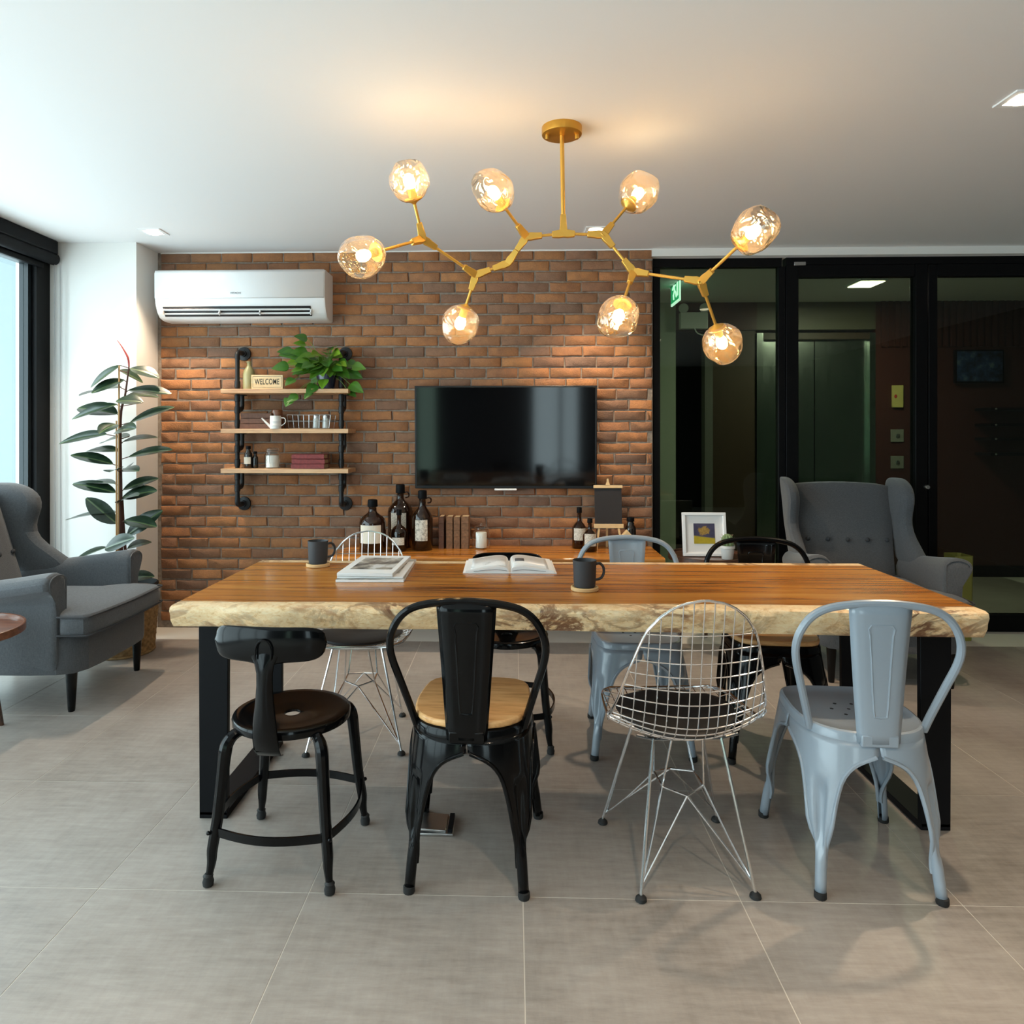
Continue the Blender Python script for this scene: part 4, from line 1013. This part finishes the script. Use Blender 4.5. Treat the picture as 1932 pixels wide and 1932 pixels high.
for k in range(3):
    book('book', on(586.5 + (.5 if k == 1 else 0), zz + .031 * k, 4.50), (.213 - .003 * k, .14, .030), M['red_book'], ['bottom of the three red books stacked on the lowest shelf board', 'middle of the three red books stacked on the lowest shelf board', 'top of the three red books stacked on the lowest shelf board'][k], 'red books on the lowest shelf board', R((-1, 1, 0)[k]))
book('book', on(613, zz, 4.58), (.04, .10, .105), M['brown_book'], 'brown book standing behind the red stack at the end of the lowest shelf board', None, R(20))
# ------------------------------------------------------------------ television
tx0, tx1 = at(783, 800, 4.60).x, at(1126, 800, 4.60).x; tz1, tz0 = at(953, 728, 4.60).z, at(953, 922, 4.60).z
tv = thing('television', ((tx0 + tx1) / 2, 4.60, tz0), 'flat black television mounted on the brick wall', 'television')
tv.rotation_euler = (R(2), 0, 0)
wT, hT = tx1 - tx0, tz1 - tz0
b = MB(); b.box((0, .020, hT / 2), (wT, .036, hT)); b.build('housing', mat('tv_black', (.004, .004, .005), .35), tv, bev=.003)
b = MB(); b.box((0, .0008, hT / 2 + .004), (wT - .024, .003, hT - .030)); b.build('screen', M['screen'], tv)
b = MB(); b.box((0, .004, -.006), (.145, .012, .012)); b.build('status_bar', M['white'], tv, bev=.004)
b = MB(); b.box((0, .042, hT / 2), (.4, .03, .3)); b.build('wall_mount', M['black_matte'], tv)
# ------------------------------------------------------------------ console against the wall
CZ = .56
cn = thing('console_table', (-.10, 4.41, 0), 'low wooden console along the brick wall under the television', 'console')
b = slab(-.98, .985, .235, CZ, CZ - .06, CZ - .06, 9, .004, 60); b.build('console_top', M['slab2'], cn, ang=50)
for lx in (-.86, .86):
    b = MB()
    for yy in (-.18, .18): b.box((lx, yy, .25), (.07, .02, .5))
    b.box((lx, 0, .01), (.07, .34, .02)); b.box((lx, 0, .494), (.07, .34, .012)); b.build('leg_frame', M['black_matte'], cn, bev=.002)
b = MB(); b.box((0, .16, .36), (1.66, .02, .26)); b.build('back_panel', M['black_matte'], cn)
def onc(x, y): v = atz(x, y, CZ); return (v.x, min(v.y, 4.56), CZ)
bull = mat('engraved_label', rough=.8); n = NT(bull)
co = n.coords('Object'); a = n.noise(co, 55, 4, .7); q = n.n('VectorMath', {0: n.n('Mapping', {'Vector': co, 'Location': (0, 0, -.115), 'Scale': (22, 1, 32)}).outputs[0]}, operation='LENGTH').outputs['Value']
n.base(n.mix(n.math('MULTIPLY', n.ramp(q, [(.55, (1, 1, 1)), (.95, (0, 0, 0))]), .75), n.ramp(a, [(.42, (.36, .33, .28)), (.55, (.70, .65, .56))]), (.16, .155, .15)))
bottle('glass_jug', onc(703, 1041), .325, .082, .024, 'squat brown glass bottle with a blank cream label, leftmost on the console', lab=(.19, .53, .85, M['plain_label']), shoulder=.56)
bottle('glass_jug', (onc(757, 1030)[0], 4.555, CZ), .405, .081, .023, 'tallest brown glass jug with ring handle on the console, behind the small bottle', lab=(.30, .56, .62, M['label']), handle=True, shoulder=.56)
bottle('glass_bottle', (onc(755, 1038)[0] - .004, 4.405, CZ), .258, .052, .013, 'small brown bottle in front of the tallest jug on the console', lab=(.16, .34, .8, M['label']), shoulder=.44)
bottle('glass_jug', onc(797, 1037), .375, .065, .022, 'brown glass jug with ring handle and engraved animal label, beside the upright books', lab=(.17, .52, .62, bull), handle=True, shoulder=.52)
for k, (x_, wd, hh, c_) in enumerate(((832, .036, .205, 'brown_book'), (847.5, .044, .205, 'tan_book'), (861.5, .042, .202, 'tan_book'), (877, .050, .205, 'tan_book'))):
    book('book', (atz(x_, 1036, CZ).x, 4.555, CZ), (wd - .001, .14, hh), M[c_], ['leftmost of the four old books standing on the console', 'second from left of the four old books standing on the console', 'third from left of the four old books standing on the console', 'rightmost and thickest of the four old books standing on the console'][k], 'old books on the console', 0, bands=True)
cj = thing('candle_jar', onc(908, 1035), 'white candle in a clear glass jar, right of the upright books', 'candle')
b = MB(); b.lathe([(.045, 0), (.056, .008), (.058, .03), (.057, .09), (.047, .115), (.043, .12)], 26); b.build('glass', M['jar'], cj)
b = MB(); b.lathe([(.034, .008), (.035, .012), (.035, .10), (.033, .104), (.001, .103)], 20); b.build('candle', M['wax'], cj)
b = MB(); b.lathe([(.045, .12), (.048, .124), (.048, .134), (.040, .142), (.012, .148), (.010, .156), (.014, .162), (.001, .166)], 22); b.build('lid', M['jar'], cj)
bottle('glass_bottle', onc(1093, 1034), .262, .046, .013, 'taller of two brown labelled bottles on the console left of the easel', lab=(.21, .50, .9, M['label']), shoulder=.46)
bottle('glass_bottle', onc(1113, 1040), .205, .045, .013, 'shorter brown labelled bottle on the console, beside the easel', lab=(.18, .55, .9, M['label']), shoulder=.46)
bottle('dropper_bottle', (onc(1191, 1036)[0], 4.54, CZ), .200, .035, .019, 'squat black bottle on the console right of the easel', mt=M['black_glass'], shoulder=.62)
eb = thing('easel_board', (at(1149, 1000, 4.50).x, 4.50, CZ), 'small chalkboard on a pale wooden tabletop easel on the console', 'chalkboard')
lean = MX.Rotation(R(-8), 3, 'X'); eo = V((0, -.02, 0))
def eb_box(nm, x, z, sx, sz_, y, sy, mt):
    b = MB(); b.box(tuple(lean @ V((x, y, z))), (sx, sy, sz_), lean); return b.build(nm, mt, eb, bev=.0015)
ez0 = .145
eb_box('slate', 0, ez0 + .125, .172, .232, 0, .008, M['chalk'])
eb_box('ledge', 0, ez0 + .0, .186, .028, -.004, .03, M['pine'])
eb_box('top_clamp', 0, ez0 + .25, .184, .018, -.002, .02, M['pine'])
b = MB(); b.prism([(-.014, 0), (.014, 0), (.006, .022), (.005, .04), (-.005, .04), (-.006, .022)], -.006, .006, MX.Rotation(R(82), 3, 'X'), tuple(lean @ V((0, .004, ez0 + .262)))); b.build('peg', M['pine'], eb)
b = MB()
for s_ in (-1, 1): b.tube([(s_ * .082, -.03, 0), (s_ * .062, .010, ez0 - .016)], 0, up=(0, 1, 0), flat=(.012, .012))
b.build('leg', M['pine'], eb)
b = MB(); b.tube([(0, .105, 0), (0, .072, ez0 + .24)], 0, up=(0, 1, 0), flat=(.012, .010)); b.build('rear_strut', M['pine'], eb)
gb = thing('gable_box', (onc(1184, 1040)[0], 4.45, CZ), 'pale gable-topped box on the console, mostly hidden behind the grey chair back', 'box')
b = MB(); b.prism([(-.035, 0), (.035, 0), (.035, .09), (0, .13), (-.035, .09)], -.03, .03, MX.Rotation(R(90), 3, 'X')); b.build('carton', M['pine'], gb, bev=.002)
# ------------------------------------------------------------------ things on the dining table
TZ = .7455
def mug(px_, py_, label, l2, rz):
    v = atz(px_, py_, TZ); 
    c = thing('coaster', (v.x, v.y, TZ), l2, 'coaster'); b = MB(); b.lathe([(.046, 0), (.048, .002), (.048, .011), (.046, .013), (.042, .013), (.040, .010), (.001, .010)], 28); b.build('disc', M['cork'], c)
    t = thing('coffee_mug', (v.x, v.y, TZ + .0105), label, 'mug', None, rz)
    b = MB(); b.lathe([(.032, 0), (.036, .003), (.0385, .02), (.041, .092), (.0415, .094), (.0400, .0945), (.0385, .092), (.036, .02), (.03, .008), (.001, .008)], 30); b.build('cup', M['cup'], t)
    b = MB(); b.tube(spline([(.038, 0, .078), (.055, 0, .080), (.068, 0, .066), (.069, 0, .045), (.058, 0, .028), (.037, 0, .024)], 6), .0048, 8); b.build('handle', M['cup'], t)
    return t
mug(600, 1068, 'charcoal coffee mug near the left end of the table', 'pale wooden coaster under the left coffee mug', R(30))
mug(1103, 1113, 'charcoal coffee mug in the middle of the table, right of the open book', 'pale wooden coaster under the middle coffee mug', R(12))
def printmat(name, cols, sc, thr):
    m = mat(name, rough=.35); n = NT(m); a = n.noise(n.coords('Object', sc), 8, 6, .65)
    n.base(n.ramp(a, [(t, c) for t, c in zip(thr, cols)])); return m
cover1 = printmat('photo_cover', [(.05, .05, .055), (.20, .18, .16), (.45, .42, .36), (.72, .72, .71)], (1.2, 1.2, 1), (.36, .46, .54, .60))
cover2 = printmat('grey_cover', [(.16, .14, .12), (.38, .36, .32), (.62, .61, .58)], (1.5, 1.5, 1), (.4, .5, .6))
def magazine(name, c4, z, h, label, covm, bg):
    """c4: four corner pixels (front-left, front-right, back-right, back-left) on the table"""
    P4 = [atz(x, y, TZ + z) for x, y in c4]; ctr = sum(P4, V()) / 4
    ex = (P4[1] - P4[0] + P4[2] - P4[3]) / 2; rz = math.atan2(ex.y, ex.x); L = ex.length; W = ((P4[3] - P4[0]) + (P4[2] - P4[1])).length / 2
    t = thing(name, (ctr.x, ctr.y, TZ + z), label, 'magazine', 'magazines on the table', rz)
    b = MB(); b.box((0, 0, h / 2), (L, W, h)); b.build('pages', M['paper'], t, bev=.002)
    b = MB(); b.box((0, 0, h + .0004), (L - .002, W - .002, .0008)); b.build('cover', bg, t)
    b = MB(); b.box((L * .02, W * .03, h + .0010), (L * .76, W * .66, .0006)); b.build('cover_photo', covm, t)
    return t
magazine('magazine', [(645, 1099), (771, 1099), (778, 1060), (664, 1060)], 0, .010, 'grey-covered magazine at the bottom of the pile on the table', cover2, cover2)
magazine('magazine', [(645, 1091), (770, 1092), (774, 1062), (662, 1062)], .011, .006, 'white-edged magazine in the middle of the pile on the table', cover2, M['paper'])
magazine('magazine', [(648, 1088), (754, 1088), (764, 1055), (672, 1053)], .0185, .012, 'magazine with a landscape photo cover on top of the pile', cover1, M['paper'])
# open book
ob = thing('open_book', (*atz(961, 1070, TZ).xy, TZ), 'open book with white pages lying on the table between the mugs', 'book', None, R(1))
BW, BD = .178, .135
b = MB()
for s_ in (-1, 1): b.box((s_ * BW * .5 + s_ * .004, 0, .0015), (BW, BD * 2, .003))
b.box((0, 0, .0015), (.02, BD * 2, .002)); b.build('cover', M['paper'], ob)
pg = printmat('printed_page', [(.10, .10, .11), (.55, .54, .53), (.80, .79, .78)], (1, 1, 1), (.33, .37, .42))
for s_, hh in ((-1, .026), (1, .028)):
    prof = [(.004, .010), (.012, hh * .8), (.03, hh), (.06, hh * .98), (.10, hh * .78), (.14, hh * .52), (BW - .006, .010)]
    top = [V((s_ * x, 0, z)) for x, z in spline([(x, 0, z) for x, z in prof], 3) and [(q.x, q.z) for q in spline([(x, z, 0) for x, z in prof], 1)] ] if False else None
    sp2 = [(q.x, q.y) for q in spline([(x, z, 0) for x, z in prof], 3)]
    b = MB(); rows = []
    for y in (-BD + .004, BD - .004):
        rows.append([(s_ * x, y, z) for x, z in sp2] + [(s_ * sp2[-1][0], y, .0032), (s_ * .004, y, .0032)])
    b.grid(rows, cu=True, caps=True); b.build('page_block', M['paper'], ob, ang=60)
    b = MB(); b.grid([[(s_ * x, y, z + .0008) for x, z in sp2[3:-2]] for y in (-BD + .02, BD - .02)]); b.build('printed_page', pg, ob, solid=.0004)
    if s_ > 0:
        b = MB(); q = [(x, z) for x, z in sp2 if .018 < x < .062]; b.grid([[(x, y, z + .0016) for x, z in q] for y in (-.02, .04)]); b.build('page_photo', mat('ink_photo', (.09, .09, .10), .6), ob, solid=.0004)
# grey strips along the front edge, painted as the shade between sheets
for s_ in (-1, 1):
    b = MB(); b.tube([(s_ * x, -BD + .002, z) for x, z in ((.01, .010), (.05, .016), (.09, .013), (.14, .008))], 0, up=(0, 0, 1), flat=(.003, .0012)); b.build('gap_shade_strip', mat('page_shadow_grey', (.25, .25, .26), .9) if s_ < 0 else bpy.data.materials['page_shadow_grey'], ob)
# ------------------------------------------------------------------ round side table with picture and cactus
SZ = .55
stx = atz(1322, 1046, SZ); SP = V((stx.x + .03, 4.33, 0))
sd = thing('round_side_table', tuple(SP), 'dark round side table behind the dining table, left of the right armchair', 'side table')
def tray_table(t, rad, z):
    b = MB(); b.lathe([(.01, z - .022), (rad - .006, z - .022), (rad, z - .018), (rad, z + .012), (rad - .004, z + .014), (rad - .009, z + .012), (rad - .011, z), (.01, z)], 48); b.build('tray_top', M['walnut'] if z > .52 else M['mahog'], t)
    for k in range(3):
        a = R(78 + 120 * k); b = MB()
        b.tube([(rad * .88 * math.cos(a), rad * .88 * math.sin(a), 0), (rad * .55 * math.cos(a), rad * .55 * math.sin(a), z - .022)], [.011, .017], 10); b.build('leg', M['walnut'], t)
tray_table(sd, .235, SZ)
pf = thing('picture_frame', (atz(1319, 1043, SZ).x, 4.30, SZ + .003), 'white framed tree picture leaning on the round side table', 'picture frame')
FW, FH = .262, .262; ln = MX.Rotation(R(-9), 3, 'X')
b = MB()
for c_, d_ in (((0, 0, .009), (FW, .022, .018)), ((0, 0, FH - .009), (FW, .022, .018)), ((-FW / 2 + .009, 0, FH / 2), (.018, .022, FH - .036)), ((FW / 2 - .009, 0, FH / 2), (.018, .022, FH - .036))): b.box(tuple(ln @ V(c_)), d_, ln)
b.build('frame', M['white'], pf, bev=.002)
b = MB(); b.box(tuple(ln @ V((0, .004, FH / 2))), (FW - .034, .006, FH - .034), ln); b.build('mount_board', M['paper'], pf)
art = mat('tree_print', rough=.5); n = NT(art); co = n.coords('Object'); sx_ = n.n('SeparateXYZ', {0: co}).outputs
sky = n.mix(n.noise(co, 30, 4), (.02, .018, .05), (.10, .09, .16))
gr = n.mix(n.noise(co, 40, 4), (.35, .26, .01), (.55, .42, .03))
treem = n.n('VectorMath', {0: n.n('Mapping', {'Vector': co, 'Location': (0, 0, -.150 * 21), 'Scale': (15, 0, 21)}).outputs[0]}, operation='LENGTH').outputs['Value']
tm = n.ramp(n.math('ADD', treem, n.math('MULTIPLY', n.noise(co, 60, 4, .7), .9)), [(.9, (1, 1, 1)), (1.35, (0, 0, 0))])
c1 = n.mix(tm, sky, n.mix(n.noise(co, 90, 3), (.12, .07, .02), (.60, .36, .08)))
gl_ = n.ramp(n.math('ADD', sx_[2], n.math('MULTIPLY', sx_[0], .12)), [(.110, (1, 1, 1)), (.116, (0, 0, 0))])
n.base(n.mix(gl_, c1, gr))
b = MB(); b.box(tuple(ln @ V((0, .0002, FH / 2 + .004))), (.126, .002, .122), ln); b.build('tree_print', art, pf)
b = MB(); b.tube([tuple(ln @ V((0, .012, FH * .65))), (0, .10, 0)], 0, up=(1, 0, 0), flat=(.004, .05)); b.build('back_strut', M['paper'], pf)
ct = thing('potted_cactus', (atz(1364, 1050, SZ).x, 4.22, SZ + .001), 'small cactus in a white pot on the round side table, beside the picture', 'plant')
b = MB(); b.lathe([(.030, 0), (.032, .003), (.039, .062), (.043, .064), (.043, .080), (.040, .080), (.038, .07)], 24); b.build('pot', M['tin'], ct)
b = MB(); b.lathe([(.0385, .068), (.001, .072)], 16, caps=False); b.build('soil', M['soil'], ct)
b = MB(); rows = []
for k in range(9):
    th = math.pi * k / 8; rr = max(.001, math.sin(th) * .034); z = .105 - math.cos(th) * .044
    rows.append([(rr * (1 + .12 * math.cos(10 * 2 * math.pi * j / 40)) * math.cos(2 * math.pi * j / 40), rr * (1 + .12 * math.cos(10 * 2 * math.pi * j / 40)) * math.sin(2 * math.pi * j / 40), z) for j in range(40)])
b.grid(rows, cu=True); b.build('cactus_body', M['cactus'], ct)
b = MB(); r3 = random.Random(3)
for k in range(10):
    for j in range(1, 7):
        a, th = 2 * math.pi * k / 10, math.pi * j / 8; d_ = V((math.sin(th) * math.cos(a), math.sin(th) * math.sin(a), -math.cos(th)))
        p = V((d_.x * .038, d_.y * .038, .105 + d_.z * .046))
        for q in range(2): b.tube([p, p + (d_ + V((r3.uniform(-.6, .6), r3.uniform(-.6, .6), r3.uniform(-.3, .6)))).normalized() * .010], .0006, 3, caps=False)
b.build('spines', M['old_paper'], ct)['kind'] = 'stuff'
# olive bin behind the right armchair
p = at(1808, 1100, 4.56)
ob_ = thing('waste_bin', (p.x, 4.56, 0), 'tall olive green bin behind the right armchair by the glass', 'bin')
hb = at(1808, 1049, 4.5).z
b = MB(); b.grid([rbox_loop(-.055 * k, .055 * k, -.075 * k, .075 * k, z, .15) for z, k in ((0, .9), (hb, 1.0), (hb, .96), (hb - .3, .94), (.02, .86))], cu=True, caps=True); b.build('bin_body', M['olive'], ob_)
# ------------------------------------------------------------------ round table at the left edge
lt = thing('round_side_table', (-2.315, 2.84, 0), 'round reddish-brown tray table cut off by the left edge of the picture', 'side table')
tray_table(lt, .262, .475)
# ------------------------------------------------------------------ floor outlet
fo_ = thing('floor_outlet', (-.252, 2.315, .001), 'small steel floor socket box under the near side of the table', 'floor socket')
b = MB(); b.box((0, 0, .004), (.115, .115, .008)); b.build('plate', M['steel'], fo_, bev=.002)
b = MB(); b.box((-.008, .0, .013), (.085, .10, .008), MX.Rotation(R(3), 3, 'Y')); b.build('lid', M['steel'], fo_, bev=.002)
b = MB(); b.box((.047, 0, .011), (.016, .10, .014)); b.build('hinge_side', M['black_matte'], fo_, bev=.001)
# ------------------------------------------------------------------ branching pendant
CP = at(1060, 240, 2.80); CP.z = RZ
ch = thing('branching_pendant', tuple(CP), 'gold branching pendant lamp with eight amber glass globes, hanging over the table', 'pendant lamp')
b = MB(); b.lathe([(.001, -.0335), (.070, -.0335), (.078, -.030), (.079, -.026), (.079, 0)], 40); cp_ = b.build('canopy', M['gold2'], ch)
for s_ in (-1, 1):
    b = MB(); b.lathe([(.007, -.050), (.008, -.046), (.008, -.0335)], 10, (s_ * .058, -.01, 0)); b.build('screw', M['gold2'], cp_)
N_ = {'c': at(1063, 441, 2.80), 'l1': at(993, 447, 2.80), 'r1': at(1138, 443, 2.80), 'el': at(958, 497, 2.83), 'l2': at(898, 519, 2.84), 'l3': at(798, 451, 2.72), 'r2': at(1195, 513, 2.80), 'r3': at(1322, 531, 2.70)}
G_ = {'g1': ((772, 342), 2.62, 'l3', (779, 376)), 'g2': ((683, 483), 2.50, 'l3', (722, 472)), 'g3': ((930, 361), 2.66, 'l1', (953, 394)), 'g4': ((868, 611), 2.90, 'l2', (878, 578)), 'g5': ((1205, 364), 2.86, 'r1', (1184, 388)), 'g6': ((1166, 599), 2.67, 'r2', (1182, 560)), 'g7': ((1424, 435), 2.50, 'r3', (1394, 466)), 'g8': ((1362, 647), 2.81, 'r3', (1352, 614))}
b = MB(); b.tube([CP + V((0, 0, -.02)), N_['c'] + V((0, 0, .02))], .0085, 12); b.build('stem', M['gold'], ch, world=True)
links = [('c', 'l1'), ('c', 'r1'), ('l1', 'el'), ('el', 'l2'), ('l2', 'l3'), ('r1', 'r2'), ('r2', 'r3')]
ends = {k: [] for k in N_}
for a, c in links:
    b = MB(); b.tube([N_[a], N_[c]], .0058, 10); b.build('rod', M['gold'], ch, world=True); ends[a].append(N_[c]); ends[c].append(N_[a])
ends['c'].append(CP)
rg = random.Random(5)
for gk, (gp, gy, node, capp) in G_.items():
    g = at(*gp, gy); nd = N_[node]; tcap = (g - nd).length
    ax = (g - nd).normalized(); RG = {'g1': .077, 'g4': .080, 'g8': .079}.get(gk, .083); base = g - ax * (RG * .93)
    b = MB(); b.tube([nd, base], .0058, 10); b.build('rod', M['gold'], ch, world=True); ends[node].append(g)
    Zq = ax; Xq = V((1, 0, 0)) - Zq * Zq.x; Xq.normalize(); Yq = Zq.cross(Xq)
    mr = MX(((Xq.x, Yq.x, Zq.x), (Xq.y, Yq.y, Zq.y), (Xq.z, Yq.z, Zq.z)))
    b = MB(); b.lathe([(.006, -.012), (.012, -.006), (.034, .004), (.036, .008), (.034, .011), (.016, .012), (.0155, .042), (.013, .046), (.001, .046)], 22, tuple(base), mr); sk = b.build('lamp_cap', M['gold'], ch, world=True)
    # blown globe: opening tilted off the rod axis, gently dented
    tilt = V((rg.uniform(-.5, .5), -.35 + rg.uniform(-.3, .3), 1)).normalized()
    ph = [rg.uniform(0, 6.3) for _ in range(6)]; rows = []
    NR = 26
    for k in range(NR + 1):
        th = .40 + (math.pi - .46) * k / NR; row = []
        for j in range(40):
            a = 2 * math.pi * j / 40
            d = V((math.sin(th) * math.cos(a), math.sin(th) * math.sin(a), -math.cos(th)))
            r = RG * (1 + .035 * math.sin(3 * d.x + ph[0] + 2 * d.z) + .03 * math.sin(4 * d.y + ph[1]) + .02 * math.sin(6 * d.z + 5 * d.x + ph[2]))
            for q in range(2):
                dn = V((math.cos(ph[3] + 2.4 * q), math.sin(ph[3] + 2.4 * q), .15)).normalized(); r -= RG * .13 * math.exp(-((1 - d.dot(dn)) / .10) ** 1.2)
            p = V((d.x * r * .96, d.y * r * .96, d.z * r * 1.05))
            e_ = p.dot(tilt) - RG * .80
            if e_ > 0: p = p - tilt * e_
            row.append(base + mr @ (p + V((0, 0, RG * .95))))
        rows.append(row)
    # keep the wall, drop the part lying on the opening plane
    keep = []
    b = MB(); i0 = 0
    b.grid(rows, cu=True)
    cen = lambda v: (mr.transposed() @ (V(v) - base) - V((0, 0, RG * .95))).dot(tilt)
    b.f = [f for f in b.f if sum(cen(b.v[i]) for i in f) / len(f) < RG * .795]
    gl = b.build('glass_globe', M['globe'], ch, world=True, ang=80)
    b = MB(); pr = [(.004, .040), (.014, .046), (.021, .060), (.0225, .074), (.018, .090), (.009, .098), (.0005, .100)]
    b.lathe(pr, 12, tuple(base), mr); b.build('bulb', M['bulb'], sk, world=True)
for k, dirs in ends.items():
    b = MB(); c = N_[k]
    for e in dirs:
        d = (e - c); L = .062 if k != 'c' else (.075 if e is CP else .045)
        q = c + d.normalized() * L
        nrm = V((0, -1, 0)); nrm = (nrm - d.normalized() * nrm.dot(d.normalized())).normalized(); sd_ = d.normalized().cross(nrm)
        rows = []
        for p, hw, hd in ((c - d.normalized() * .008, .0125, .009), (c + d.normalized() * .018, .0150, .010), (c + d.normalized() * .035, .0125, .010), (q, .0108, .0098)):
            rows.append([p + sd_ * hw + nrm * hd, p - sd_ * hw + nrm * hd, p - sd_ * hw - nrm * hd, p + sd_ * hw - nrm * hd])
        b.grid(rows, cu=True, caps=True)
    b.build('joint', M['gold'], ch, world=True, bev=.0015, seg=1)
